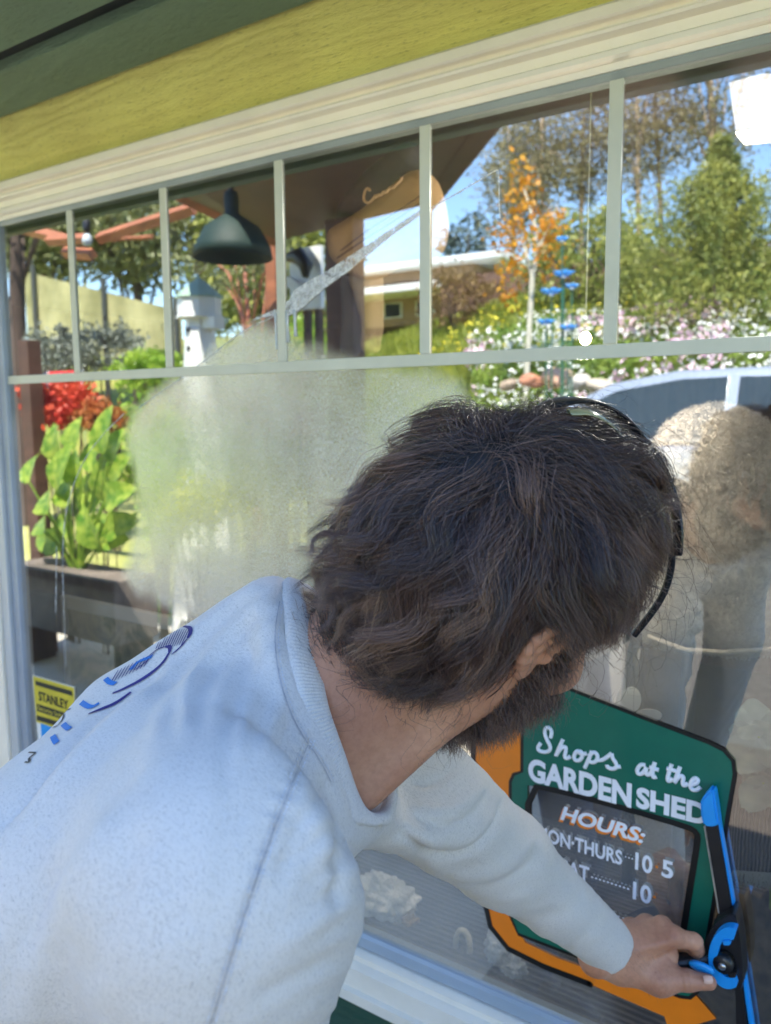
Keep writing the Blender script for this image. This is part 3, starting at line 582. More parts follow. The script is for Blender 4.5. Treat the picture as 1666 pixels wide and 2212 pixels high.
bush('red_flowering_plant', 'red and orange leaved plant above the big leaves at left', 130, 872, 2.3, (.34, .2, .16), M_LEAF['red'], .045, 50, 50, None, 'plant', .6)
bush('orange_leaved_plant', 'orange brown plant right of the red one', 215, 905, 2.25, (.2, .15, .12), leafmat('rust leaves', (.45, .12, .03), (.5, .26, .06), .4), .04, 30, 40, None, 'plant', .6)
# big leaved plant in a trough
def bigleaf():
    dy = 1.9; c = G(165, 1200, dy); t = empty('big_leaf_plant', (c.x, c.y, c.z-.15), 'lush plant with broad glossy lime green leaves at lower left', 'plant'); lm = leafmat('broad leaf', (.12, .30, .03), (.50, .62, .10), .5, .35, 22)
    spots = [(60, 1000, 30), (95, 950, 10), (130, 985, -15), (150, 930, 5), (190, 960, 20), (215, 905, 0), (240, 960, -25), (255, 1010, -40), (120, 1050, 40), (80, 1080, 50), (170, 1060, -10), (215, 1080, -35), (265, 1080, -60), (100, 1150, 70), (160, 1130, 20), (230, 1140, -50), (60, 1190, 80), (275, 1150, -70), (140, 1010, 12), (200, 1020, -8), (75, 1130, 60), (190, 1160, 65), (250, 1190, -80)]
    for i, (u, v, ang) in enumerate(spots):
        tip = G(u, v-30, dy+random.uniform(-.15, .15)); L = random.uniform(.20, .30); a = R(ang); d = Vector((-math.sin(a), random.uniform(-.4, .4), math.cos(a))).normalized(); sdv = d.cross(Vector((0, 1, .3))).normalized(); nrm = sdv.cross(d)
        V = []; F = []; n = 10; base = tip-d*L
        for j in range(n+1):
            f = j/n; wdt = .080*math.sin(math.pi*min(1, f*.95+.05))**.7*(1.25 if f < .5 else 1.0); bend = nrm*(-.09*f*f)
            p = base+d*L*f+bend
            for k in (-1, -.5, 0, .5, 1): V.append(p+sdv*wdt*k+nrm*abs(k)*wdt*.35)
        for j in range(n):
            for k in range(4): F.append((j*5+k, j*5+k+1, (j+1)*5+k+1, (j+1)*5+k))
        lf = mesh('leaf', V, F, lm, t, True)
        MB().tube([base, base.lerp(Vector((c.x, c.y, c.z-.1)), .5)+Vector((0, 0, .03)), (c.x+random.uniform(-.05, .05), c.y, c.z-.1)], [.006, .008, .01], 6).build('stalk', lm, t)
    tr = empty('planter', (c.x, c.y, 0), 'dark weathered planter trough holding the big leaf plant', 'planter')
    z1 = c.z-.08; x0, x1 = G(60, 1200, dy).x, G(290, 1200, dy).x
    MB().box((x0, c.y-.16, .3), (x1, c.y+.16, z1), bev=.01).build('trough', mat('weathered grey wood', (.16, .13, .11), .9, .4, 4, .5, 20), tr)
    MB().box((x0-.01, c.y+.162, z1-.05), (x1+.01, c.y+.18, z1)).build('rim', m_darkbark, tr)
    for s in (x0+.04, x1-.04): MB().box((s-.03, c.y-.12, -.01), (s+.03, c.y+.12, .3)).build('leg', m_darkbark, tr)
bigleaf()
# small yard signs
for u0, v0, u1, v1, col, nm, lb in ((52, 808, 103, 838, (.02, .03, .10), 'navy sign', 'small navy blue yard sign at the left jamb'), (104, 803, 178, 836, (.75, .04, .05), 'red sign', 'small red yard sign with white lettering next to the navy one')):
    a, b_ = G(u0, v0, 2.9), G(u1, v1, 2.9); t = empty('yard_sign', ((a.x+b_.x)/2, a.y, 0), lb, 'sign')
    MB().box((a.x, a.y, b_.z), (b_.x, a.y-.01, a.z)).build('panel', mat(nm, col, .5), t)
    if u0 > 100:
        fm = MB()
        for k in range(5): xx = a.x+(b_.x-a.x)*(.22+.13*k); fm.box((xx, a.y+.001, b_.z+.012), (xx+.006, a.y+.004, b_.z+.032)); fm.box((xx, a.y+.001, b_.z+.026), (xx+.014, a.y+.004, b_.z+.032))
        fm.build('lettering', m_white, t)
        MB().box((a.x-.008, a.y-.012, b_.z), (a.x, a.y+.004, a.z+.006)).box((b_.x, a.y-.012, b_.z), (b_.x+.008, a.y+.004, a.z+.006)).build('edge', m_white, t)
    for s in (a.x+.02, b_.x-.02): MB().tube([(s, a.y-.015, 0), (s, a.y-.015, b_.z+.02)], .004, 6).build('leg', m_steel, t)

# ================================================================== SURFACE TOOLS
def surface_nets(f, lo, hi, h, k=4, margin=2.2):
    lo = np.array(lo, float); hi = np.array(hi, float); n = np.ceil((hi-lo)/h/k).astype(int)*k+1
    cg = [lo[i]+(np.arange((n[i]-1)//k)+.5)*k*h for i in range(3)]
    P = np.stack(np.meshgrid(*cg, indexing='ij'), -1).reshape(-1, 3)
    c = f(P).reshape([(n[i]-1)//k for i in range(3)]); act = np.abs(c) < margin*k*h
    val = np.where(np.repeat(np.repeat(np.repeat(c, k, 0), k, 1), k, 2) > 0, 1.0, -1.0)
    full = np.ones(n, dtype=np.float32); full[:-1, :-1, :-1] = val
    full[-1] = full[-2]; full[:, -1] = full[:, -2]; full[:, :, -1] = full[:, :, -2]
    m = np.zeros(n, bool); A = np.argwhere(act)
    for d in np.ndindex(k+1, k+1, k+1):
        I = A*k+np.array(d); m[I[:, 0], I[:, 1], I[:, 2]] = True
    I = np.argwhere(m); full[m] = f(lo+I*h)
    s = full < 0
    cor = list(np.ndindex(2, 2, 2)); sh = [slice(0, -1), slice(1, None)]
    cnt = sum(s[tuple(sh[a] for a in d)].astype(np.int8) for d in cor); cells = np.argwhere((cnt > 0) & (cnt < 8))
    vi = -np.ones([x-1 for x in n], dtype=np.int64); vi[tuple(cells.T)] = np.arange(len(cells))
    acc = np.zeros((len(cells), 3)); num = np.zeros(len(cells))
    for a in cor:
        for ax in range(3):
            if a[ax]: continue
            b = list(a); b[ax] = 1
            va = full[tuple((cells+a).T)]; vb = full[tuple((cells+b).T)]; cr = (va < 0) != (vb < 0)
            t = np.where(cr, va/np.where(cr, va-vb, 1), 0); p = np.tile(np.array(a, float), (len(cells), 1)); p[:, ax] = t
            acc[cr] += p[cr]; num[cr] += 1
    V = lo+(cells+acc/num[:, None])*h
    Q = []
    for ax in range(3):
        o1, o2 = [(1, 2), (2, 0), (0, 1)][ax]
        sl0 = [slice(1, -1)]*3; sl1 = [slice(1, -1)]*3; sl0[ax] = slice(0, -1); sl1[ax] = slice(1, None)
        a = s[tuple(sl0)]; b = s[tuple(sl1)]; E = np.argwhere(a != b)
        off = np.array([1, 1, 1]); off[ax] = 0; E = E+off; e1 = np.zeros(3, int); e1[o1] = 1; e2 = np.zeros(3, int); e2[o2] = 1
        q_ = np.stack([vi[tuple((E-e1-e2).T)], vi[tuple((E-e2).T)], vi[tuple(E.T)], vi[tuple((E-e1).T)]], -1)
        fl_ = ~s[tuple(E.T)]; q_[fl_] = q_[fl_][:, ::-1]; Q.append(q_)
    Q = np.concatenate(Q); Q = Q[(Q >= 0).all(1)]
    return V, Q
def relax(V, Q, it=2, w=.5):
    for _ in range(it):
        A = np.zeros_like(V); c = np.zeros(len(V))
        for i in range(4):
            for j in ((i+1) % 4, (i-1) % 4): np.add.at(A, Q[:, i], V[Q[:, j]]); np.add.at(c, Q[:, i], 1)
        V = V*(1-w)+w*A/np.maximum(c, 1)[:, None]
    return V
def vnormals(V, Q):
    n = np.cross(V[Q[:, 2]]-V[Q[:, 0]], V[Q[:, 3]]-V[Q[:, 1]]); A = np.zeros_like(V)
    for i in range(4): np.add.at(A, Q[:, i], n)
    return A/np.maximum(np.linalg.norm(A, axis=1), 1e-12)[:, None]
def nrm(a): a = np.array(a, float); return a/np.linalg.norm(a)
def cap(P, a, b, ra, rb):
    a = np.array(a, float); ab = np.array(b, float)-a; t = np.clip(((P-a) @ ab)/(ab @ ab), 0, 1)
    return np.linalg.norm(P-a-t[:, None]*ab, axis=1)-(ra+(rb-ra)*t)
def ell(P, c, axes, r):
    q_ = (P-np.array(c)) @ np.array(axes).T; r = np.array(r); k0 = np.linalg.norm(q_/r, axis=1); k1 = np.linalg.norm(q_/r**2, axis=1)
    return k0*(k0-1)/np.maximum(k1, 1e-9)
def smin(a, b, k): h = np.clip(.5+.5*(b-a)/k, 0, 1); return b+(a-b)*h-k*h*(1-h)
def smax(a, b, k): return -smin(-a, -b, k)
def poly2(P, poly):                            # signed distance to a 2-D polygon
    n = len(poly); d = np.full(len(P), 1e9); s = np.ones(len(P))
    for i in range(n):
        a = np.array(poly[i]); b = np.array(poly[i-1]); e = b-a; w_ = P-a; t = np.clip((w_ @ e)/(e @ e), 0, 1); bb = w_-t[:, None]*e; d = np.minimum(d, (bb**2).sum(1))
        c = np.stack([P[:, 1] >= a[1], P[:, 1] < b[1], e[0]*w_[:, 1] > e[1]*w_[:, 0]]); s = np.where(c.all(0) | (~c).all(0), -s, s)
    return s*np.sqrt(d)
def chaikin(P, it=2, closed=True):
    P = [np.array(p, float) for p in P]
    for _ in range(it):
        Q = [] if closed else [P[0]]
        for i in range(len(P) if closed else len(P)-1): a, b = P[i], P[(i+1) % len(P)]; Q += [a*.75+b*.25, a*.25+b*.75]
        P = Q if closed else Q+[P[-1]]
    return P
def pad(name, px, y, t, r, m, parent=None, h=.006, warp=None, smooth_it=1):
    """a soft padded body whose outline is px (photo points) at distance y inside the shop"""
    pl = [(p.x, p.z) for p in (W(u, v, y) for u, v in chaikin(px, smooth_it))]
    xs = [p[0] for p in pl]; zs = [p[1] for p in pl]
    def f(P):
        Y = P[:, 1]-y
        if warp is not None: Y = Y-warp(P)
        d = poly2(P[:, [0, 2]], pl); q_ = np.stack([d+r, np.abs(Y)-t+r], -1)
        return np.linalg.norm(np.maximum(q_, 0), axis=1)+np.minimum(q_.max(1), 0)-r
    e = t*2.4+.02; V, Q = surface_nets(f, (min(xs)-.02, y-e, min(zs)-.02), (max(xs)+.02, y+e, max(zs)+.02), h)
    return mesh(name, relax(V, Q, 2), Q, m, parent, True), V, Q
def sampled(V, Q, n):
    """n random points with normals on a quad mesh"""
    a = np.linalg.norm(np.cross(V[Q[:, 2]]-V[Q[:, 0]], V[Q[:, 3]]-V[Q[:, 1]]), axis=1); k = rng.choice(len(Q), n, p=a/a.sum())
    u, v = rng.uniform(size=(2, n, 1)); q_ = Q[k]; P = (V[q_[:, 0]]*(1-u)+V[q_[:, 1]]*u)*(1-v)+(V[q_[:, 3]]*(1-u)+V[q_[:, 2]]*u)*v
    N_ = vnormals(V, Q); return P, N_[q_[:, 0]]
def strands(P, rad, mat_, name, parent, colvar=None, sides=3):
    """P: (n, k, 3) polylines -> thin tapered tubes in one mesh"""
    n, k, _ = P.shape; T = np.gradient(P, axis=1); T /= np.maximum(np.linalg.norm(T, axis=2), 1e-9)[..., None]
    ref = rng.normal(size=(n, 1, 3)); A = np.cross(T, ref); A /= np.maximum(np.linalg.norm(A, axis=2), 1e-9)[..., None]; B = np.cross(T, A)
    tp_ = (1-.85*np.linspace(0, 1, k)**2.5)[None, :, None]; r = (np.asarray(rad).reshape(-1, 1, 1) if np.ndim(rad) else rad)*tp_
    an = np.arange(sides)*2*math.pi/sides
    V = np.stack([P+(A*math.cos(a)+B*math.sin(a))*r for a in an], 2).reshape(-1, 3)
    b = (np.arange(n)[:, None, None]*k+np.arange(k-1)[None, :, None])*sides; s_ = np.arange(sides)[None, None, :]
    F = np.stack([b+s_, b+(s_+1) % sides, b+sides+(s_+1) % sides, b+sides+s_], -1).reshape(-1, 4)
    o = mesh(name, V, F, mat_, parent, True)
    if colvar is not None:
        at = o.data.attributes.new('tone', 'FLOAT', 'POINT'); at.data.foreach_set('value', np.repeat(colvar, k*sides).astype(np.float32))
        at = o.data.attributes.new('along', 'FLOAT', 'POINT'); at.data.foreach_set('value', np.tile(np.repeat(np.linspace(0, 1, k), sides), n).astype(np.float32))
    return o

# ================================================================== SHOP INTERIOR
plat = tag(MB().box((X_GL-.1, .03, .0), (X_GR+.4, .62, Z_GB-.01), bev=.004).build('display_platform', None), 'low display platform behind the glass covered in dark ribbed cloth', 'platform')
q = N('dark ribbed cloth'); wv = q.n('ShaderNodeTexWave', wave_type='BANDS', bands_direction='Y'); wv.inputs['Scale'].default_value = 22; wv.inputs['Distortion'].default_value = 1.2; wv.inputs['Detail'].default_value = 2
q.l(q.co(), wv.inputs[0]); q.l(q.ramp(wv.outputs[1], [(.3, (.025, .024, .026)), (.8, (.11, .10, .10))]), q.b.inputs['Base Color']); q.b.inputs['Roughness'].default_value = .9; q.bump(wv.outputs[1], .6, .004); plat.data.materials.append(q.m)
ZP = Z_GB-.01
# fleece vest on a stand
vest = empty('fleece_vest', W(1560, 1400, .20), 'cream curly fleece vest hanging on a black stand behind the glass, right of the head', 'vest')
q = N('fleece'); f1 = q.noise(q.co(), 130, 5, .7); q.l(q.ramp(f1, [(.3, (.48, .41, .34)), (.7, (.80, .72, .62))]), q.b.inputs['Base Color']); q.b.inputs['Roughness'].default_value = .95; q.b.inputs['Sheen Weight'].default_value = .4; q.bump(f1, .8, .01); m_fleece = q.m
FL = [(1398, 1372), (1398, 1260), (1400, 1120), (1402, 1000), (1430, 925), (1480, 888), (1545, 872), (1625, 890), (1690, 935), (1760, 1010), (1790, 1180), (1790, 1370), (1700, 1398), (1600, 1410), (1500, 1405), (1440, 1392)]
o, V, Q = pad('vest_body', FL, .20, .085, .08, m_fleece, vest, warp=lambda P: .014*np.sin(P[:, 0]*34+np.sin(P[:, 2]*9)*.8))
P, Nn = sampled(V, Q, 26000); k = Nn[:, 1] < .35; P = P[k]; Nn = Nn[k]
d = rng.normal(size=P.shape)*.8+Nn; d /= np.linalg.norm(d, axis=1)[:, None]; e = np.cross(d, rng.normal(size=P.shape)); e /= np.linalg.norm(e, axis=1)[:, None]
L = rng.uniform(.004, .010, len(P))[:, None]; S_ = np.stack([P, P+d*L*.6+e*L*.2, P+d*L*.8+e*L*.8], 1)
strands(S_, .0006, m_fleece, 'fleece_pile', vest)
MB().tube([W(1400, 1375, .125), W(1480, 1404, .115), W(1560, 1409, .115), W(1690, 1400, .115), W(1780, 1372, .13)], .004, 6).build('hem', m_fleece, vest, True)
stand = empty('display_stand', W(1490, 1560, .32), 'black round stand pole under the cream fleece vest', 'stand')
a = W(1492, 1395, .31); MB().tube([a, Vector((a.x-.01, a.y, ZP+.02))], .014, 12).build('pole', m_black, stand, True)
MB().lathe((a.x-.01, a.y, ZP), [(.09, .002), (.09, .012), (.02, .02)], 24).build('base', m_black, stand, True)
# grey drape left of the stand
drape = tag(pad('cloth_drape', [(1225, 1300), (1350, 1290), (1352, 1420), (1350, 1560), (1300, 1640), (1180, 1600), (1190, 1400)], .36, .012, .01, mat('pale grey cloth', (.75, .74, .76), .9, .08, 12, .3, 60), warp=lambda P: .012*np.sin(P[:, 0]*60))[0], 'pale grey cloth hanging behind the glass just above the green sign', 'cloth')
MB2 = MB().tube([W(1385, 1400, .45), W(1375, 1480, .45), Vector((W(1370, 1540, .45).x, .45, ZP))], .016, 8); tag(MB2.build('dark_post', m_black, None, True), 'dark slanting post between the grey cloth and the stand pole', 'post')
# dried round seed discs
for i, (u, v, a_, b_, lb) in enumerate(((1364, 1512, 21, 28, 'round white seed disc at the top edge of the green sign'), (1400, 1546, 30, 14, 'flattened white seed disc lower right of the round one'))):
    c = W(u, v, .06); P = [W(u+a_*math.cos(t), v+b_*math.sin(t), .06) for t in np.linspace(0, 2*math.pi, 24, endpoint=False)]
    t = empty('seed_disc', c, lb, 'dried seed pod', 'dried seed discs'); MB().prism(P, (0, .0015, 0)).build('disc', mat('papery white', (.72, .72, .70), .5, .06, 20), t)
    MB().tube([W(u, v+b_, .06), W(u+6, v+b_+70, .08)], .0012, 5).build('stem', m_bark, t)
# blue green fabric flower bunch at the right edge
m_petal = leafmat('dusty teal petals', (.18, .30, .32), (.42, .52, .45), .3, .7, 14)
for u, v, s, lb in ((1640, 1590, .06, 'dusty teal paper flower at the right edge above the sign'), (1650, 1690, .045, 'pale green paper flower below the teal one')):
    c = W(u, v, .10); t = empty('paper_flower', c, lb, 'flower', 'paper flowers by the sign')
    for k in range(9):
        a = k*2.4; rr = s*(.45+.07*k); d = Vector((math.cos(a), -.45+.06*k, math.sin(a))).normalized(); sv = d.cross(Vector((0, 1, 0))).normalized(); V = []; F = []
        for j in range(7):
            f = j/6; wd = rr*.55*math.sin(math.pi*(.12+.8*f)); p = c+d*rr*f+Vector((0, -.02*f*f*(1 if k % 2 else -1), 0))
            for kk in (-1, 0, 1): V.append(p+sv*wd*kk+Vector((0, -abs(kk)*.006, 0)))
        for j in range(6):
            for kk in range(2): F.append((j*3+kk, j*3+kk+1, (j+1)*3+kk+1, (j+1)*3+kk))
        mesh('petal', V, F, m_petal, t, True)
    MB().tube([c, c+Vector((.02, .03, -.12)), Vector((c.x+.03, c.y+.04, ZP))], .003, 6).build('stem', M_LEAF['lime'], t)
# grey knit blanket and ribbed knit cap at the right edge
q = N('grey knit'); wv = q.n('ShaderNodeTexWave', wave_type='BANDS', bands_direction='X'); wv.inputs['Scale'].default_value = 60; wv.inputs['Distortion'].default_value = 2; q.l(q.co(), wv.inputs[0]); q.l(q.ramp(wv.outputs[1], [(.2, (.03, .028, .028)), (.8, (.20, .185, .18))]), q.b.inputs['Base Color']); q.b.inputs['Roughness'].default_value = 1; q.bump(wv.outputs[1], 1, .004)
bl = empty('knit_blanket', W(1640, 1890, .12), 'folded grey knit blanket with a pale fringe right of the green sign', 'blanket')
pad('folds', [(1588, 1700), (1640, 1690), (1800, 1760), (1800, 1900), (1640, 1905), (1580, 1880)], .13, .05, .04, q.m, bl)
b = MB()
fr = []
for i in range(160):
    p = W(1585+i*1.4, 1880+i*.1, .075); fr.append([p, p+Vector((random.uniform(-.004, .004), -.004, -.012)), p+Vector((random.uniform(-.008, .008), 0, -.026))])
strands(np.array(fr, float), .0011, mat('pale fringe', (.35, .38, .37), .9), 'fringe', bl)
c = W(1690, 2130, .16); q = N('brown ribbed knit'); q.b.inputs['Roughness'].default_value = 1; q.l(q.ramp(q.noise(q.co(), 40, 4), [(.3, (.05, .04, .03)), (.7, (.20, .16, .11))]), q.b.inputs['Base Color'])
V = []; F = []; nn, mm = 144, 16
for i in range(mm+1):
    f = i/mm*math.pi/2
    for k in range(nn):
        a = 2*math.pi*k/nn; r_ = .15*math.sin(f)*(1+.035*math.cos(a*36)); V.append((c.x+r_*math.cos(a), c.y-.07*math.cos(f), c.z+r_*math.sin(a)))
for i in range(mm):
    for k in range(nn): F.append((i*nn+k, i*nn+(k+1) % nn, (i+1)*nn+(k+1) % nn, (i+1)*nn+k))
kc = mesh('ribbed_beanie', V, F, q.m, None, True); tag(kc, 'brown ribbed beanie at the lower right edge, ribs radiating from its crown', 'hat')
# crystals on the platform
def crystal(name, label, u, v, y, r, m, seed, sz=(1, 1, 1), amp=.22, fr=30):
    c = W(u, v, y); bm = bmesh.new(); bmesh.ops.create_icosphere(bm, subdivisions=5, radius=1); rs = np.random.default_rng(seed); d = rs.normal(size=(46, 3)); d /= np.linalg.norm(d, axis=1)[:, None]; w_ = rs.uniform(.72, 1, 46)
    for vv in bm.verts:
        n_ = np.array(vv.co); k = n_ @ d.T; s = np.min(w_[None]/np.maximum(k, .2), axis=1)[0]; nn_ = s*.74+.20*abs(math.sin(n_[0]*7+seed)*math.sin(n_[1]*9)*math.sin(n_[2]*8)); vv.co = Vector(n_*nn_*r*np.array(sz))+c
    me = bpy.data.meshes.new(name); bm.to_mesh(me); bm.free(); me.materials.append(m); o = bpy.data.objects.new(name, me); C.objects.link(o); o.data.polygons.foreach_set('use_smooth', np.zeros(len(me.polygons), bool)); return tag(o, label, 'crystal')
m_quartz = mat('milky quartz', (.86, .88, .86), .3, .25, 28, .6, 60, **{'Subsurface_Weight': .0})
crystal('crystal_cluster', 'large lumpy white crystal cluster in front of the dark ribbed cloth', 832, 1948, .10, .095, m_quartz, 3, (1.05, .7, .78))
crystal('amber_stone', 'small amber stone tucked at the lower right of the white cluster', 885, 2000, .085, .028, mat('amber stone', (.40, .26, .10), .4, .3, 30), 9, (1, .8, 1.2))
crystal('quartz_point', 'clear grey quartz lump standing right of the agate ring', 1078, 2050, .075, .044, mat('grey quartz', (.60, .64, .70), .2, .35, 34, .7, 60), 5, (.8, .7, 1.2))
crystal('quartz_point', 'low grey quartz block right of the taller quartz lump', 1108, 2092, .070, .034, mat('grey quartz block', (.55, .6, .66), .2, .35, 34, .7, 60), 6, (1.1, .8, .9))
c = W(1000, 2045, .07); b = MB(); pts = [c+Vector((.015*math.cos(t), .002*math.sin(t), .031*math.sin(t))) for t in np.linspace(0, 2*math.pi, 33)]
b.tube(pts, .0055, 8, False); tag(b.build('agate_ring', mat('cream agate', (.85, .75, .58), .35, .2, 60), None, True), 'upright cream agate ring standing between the crystals', 'stone ring')
# framed picture at the lower left
a, b_ = W(130, 1286, .25), W(388, 1300, .25); zb = W(135, 1600, .25).z
pic = empty('framed_picture', (a.x, .25, zb), 'white framed landscape picture standing inside the window at lower left', 'picture')
MB().box((a.x, .25, zb), (b_.x, .27, a.z), bev=.003).build('frame', m_white, pic)
q = N('blurred landscape'); f1 = q.noise(q.co(), 7, 4, .6, 1.5); q.l(q.ramp(f1, [(.3, (.10, .16, .12)), (.45, (.34, .36, .26)), (.55, (.62, .56, .42)), (.7, (.30, .34, .34))]), q.b.inputs['Base Color']); q.b.inputs['Roughness'].default_value = .5
MB().box((a.x+.035, .247, zb+.03), (b_.x-.03, .2495, a.z-.035)).build('print', q.m, pic)
MB().box((W(52, 1290, .3).x, .30, ZP), (W(118, 1290, .3).x, .34, W(60, 1280, .3).z), bev=.004).build('dark_board', m_darkbark, None); tag(bpy.data.objects['dark_board'], 'dark board standing between the left jamb and the framed picture', 'board')
# hats on a stand, upper middle
hat = empty('tan_hat', W(850, 540, .42), 'large tan felt hat with a stitched brim hanging inside the upper middle pane', 'hat')
m_tan = mat('tan felt', (.50, .31, .14), .8, .12, 5, .2, 80)
pad('brim', [(727, 505), (742, 490), (802, 447), (860, 398), (902, 366), (940, 378), (962, 430), (972, 500), (950, 560), (905, 560), (860, 575), (800, 610), (770, 600), (735, 570), (727, 540)], .42, .05, .045, m_tan, hat, warp=lambda P: -.25*(P[:, 0]-W(850, 540, .42).x)**2*3)
pad('crown_side', [(755, 590), (800, 560), (822, 560), (822, 760), (785, 770), (789, 700), (775, 650)], .44, .035, .03, mat('light tan felt', (.34, .25, .15), .8, .1, 5), hat)
b = MB()
for o_ in (0, 16): b.tube([W(728, 548+o_*.6, .365), W(790, 500+o_, .352), W(850, 462+o_, .35), W(915, 418+o_, .352)], .0016, 5)
for i_, (s_, F_) in enumerate([(0, 0)]): b.build('brim_stitching', mat('brown thread', (.12, .06, .03), .8), hat)
bh = empty('black_cap', W(840, 410, .36), 'black cap with gold script lettering above the tan hat', 'cap')
pad('cap_body', [(733, 500), (740, 440), (790, 380), (850, 330), (905, 300), (912, 352), (870, 392), (800, 446), (745, 490)], .40, .05, .045, mat('black cloth', (.012, .013, .018), .7, .2, 30, .3, 90), bh)
script = [(800, 412), (795, 405), (788, 412), (785, 432), (795, 440), (806, 430), (812, 420), (812, 428), (820, 418), (822, 424), (830, 412), (834, 418), (842, 404), (848, 408), (858, 396), (866, 390), (868, 382)]
MB().tube([Vector(W(u, v, .338)) for u, v in chaikin(script, 2, False)], .0028, 6).build('script_lettering', mat('gold thread', (.70, .45, .25), .4), bh, True)
dr = pad('dark_scarf', [(740, 590), (760, 600), (776, 650), (788, 700), (780, 768), (735, 770), (745, 700)], .47, .03, .028, mat('slate cloth', (.06, .07, .085), .8, .1, 10)); tag(dr[0], 'slate grey scarf hanging just left of the tan hat', 'scarf')
# ribbed ceiling light and glowing bulb
fx = W(1628, 222, .70); L4 = [W(1575, 178, .7), W(1650, 158, .7), W(1740, 168, .7), W(1735, 270, .66), W(1590, 286, .66)]
cl = empty('ceiling_light', fx, 'lit ribbed white ceiling light panel at the upper right', 'ceiling light')
MB().prism(L4, (0, .04, 0)).build('diffuser', None, cl)
q = N('lit diffuser'); wv = q.n('ShaderNodeTexWave', wave_type='BANDS', bands_direction='X'); wv.inputs['Scale'].default_value = 14; q.l(q.co(), wv.inputs[0]); q.b.inputs['Base Color'].default_value = (.3, .28, .26, 1)
q.l(q.ramp(wv.outputs[1], [(.2, (.80, .66, .58)), (.8, (1, .95, .90))]), q.b.inputs['Emission Color']); q.b.inputs['Emission Strength'].default_value = .34; cl.children[0].data.materials.append(q.m)
MB().prism([p+Vector((0, .042, 0)) for p in L4], (0, .05, 0)).build('housing', m_white, cl)
MB().tube([fx+Vector((0, .07, 0)), Vector((fx.x, fx.y+.07, ZS-.001))], .01, 6).build('mount', m_steel, cl)
al_ = bpy.data.lights.new('panel_light', 'POINT'); al_.energy = 6; al_.color = (1, .93, .84); al_.shadow_soft_size = .012; ao_ = bpy.data.objects.new('panel_light', al_); C.objects.link(ao_); ao_.location = fx+Vector((0, -.02, -.075))
c = W(1265, 731, .12); pl_ = bpy.data.lights.new('bulb_light', 'POINT'); pl_.energy = 1.6; pl_.color = (1, .88, .72); pl_.shadow_soft_size = .02; po_ = bpy.data.objects.new('bulb_light', pl_); C.objects.link(po_); po_.location = c+Vector((.0, -.0, -.03))
gb = empty('glowing_bulb', c, 'small glowing warm bulb near the grille bar, above the sunglasses', 'bulb')
MB().lathe(c, [(.002, -.010), (.0075, -.006), (.0095, 0), (.0075, .006), (.004, .010)], 16).build('lit_glass', emit('lit bulb', (1, .82, .5), 9), gb, True)
MB().tube([c+Vector((0, 0, .009)), c+Vector((0, 0, .02))], .004, 8).build('socket', m_black, gb)
MB().tube([c+Vector((0, 0, .03)), Vector((c.x, c.y, ZS))], .0014, 5).build('cord', mat('thin cord', (.3, .3, .28), .6), gb)

# ================================================================== PAINTED SIGN ON THE GLASS
YS = -.005
z1 = lambda p: (867.7+.4792*p[0], 1431.7+.4792*p[1]); z5 = lambda p: (1284+.2551*p[0], 1648.6+.2551*p[1])
sign = empty('window_sign', W(1340, 1700, YS), 'green and orange painted sign on the glass listing the shop hours', 'sign')
m_sg = mat('sign green', (.004, .13, .085), .35, .06, 30); m_so = mat('sign orange', (.85, .22, .01), .35, .04, 30); m_sk = mat('sign black', (.006, .007, .008), .35, .1, 30); m_sw = mat('sign white', (.86, .85, .90), .4, .03, 30)
def flat(polys, y, name, m, parent=sign):      # first polygon with the others as holes
    L = [[Vector((p.x, p.z, 0)) for p in (W(u, v, y) for u, v in P)] for P in polys]; tr = tessellate_polygon(L); A = [p for P in L for p in P]
    return mesh(name, [(p.x, y, p.y) for p in A], [tuple(t) for t in tr], m, parent)
def ribbon(b, pts, wd, y, closed=False):
    P = [W(u, v, y) for u, v in pts]; n = len(P); o = len(b.V); cnt = n if closed else n
    for i in range(n):
        t = (P[(i+1) % n if closed else min(i+1, n-1)]-P[(i-1) % n if closed else max(i-1, 0)]); t = Vector((t.x, 0, t.z)).normalized(); s_ = Vector((-t.z, 0, t.x))*wd/2
        b.V += [tuple(P[i]+s_), tuple(P[i]-s_)]
    for i in range(n if closed else n-1): j = (i+1) % n; b.F.append((o+2*i, o+2*i+1, o+2*j+1, o+2*j))
    if not closed:
        for i in (0, n-1):
            c = P[i]; o = len(b.V); b.V += [tuple(c+Vector((math.cos(a), 0, math.sin(a)))*wd/2) for a in np.linspace(0, 2*math.pi, 10, endpoint=False)]; b.F.append(tuple(range(o, o+10)))
    return b
INN = [z1(p) for p in ((568, 552), (720, 580), (1000, 655), (1295, 742), (1330, 765), (1336, 800), (1300, 1020), (1272, 1200), (1235, 1440), (1100, 1420), (640, 1230), (590, 1190), (566, 900))]
GRN = [(1132, 1452), (1217, 1487), (1380, 1551), (1530, 1608), (1562, 1624), (1580, 1645), (1583, 1672), (1568, 1760), (1539, 1942), (1515, 2080), (1503, 2140), (1488, 2152), (1470, 2150), (1120, 2015), (1106, 1980), (1106, 1690), (1112, 1676), (1131, 1668)]
ORG = [z1(p) for p in ((325, 150), (560, 100), (560, 1180), (640, 1260), (1100, 1450), (1300, 1468), (1420, 1605), (1300, 1640), (1205, 1660), (1185, 1595), (850, 1450), (640, 1370), (480, 1290), (400, 1190), (380, 1100), (375, 520), (322, 440))]
ORF = [z1(p) for p in ((325, 150), (560, 100), (556, 500), (500, 512), (500, 1180), (560, 1262), (700, 1330), (1000, 1440), (1180, 1470), (1300, 1468), (1420, 1605), (1300, 1640), (1205, 1660), (1185, 1595), (850, 1450), (640, 1370), (480, 1290), (400, 1190), (380, 1100), (375, 520), (322, 440))]
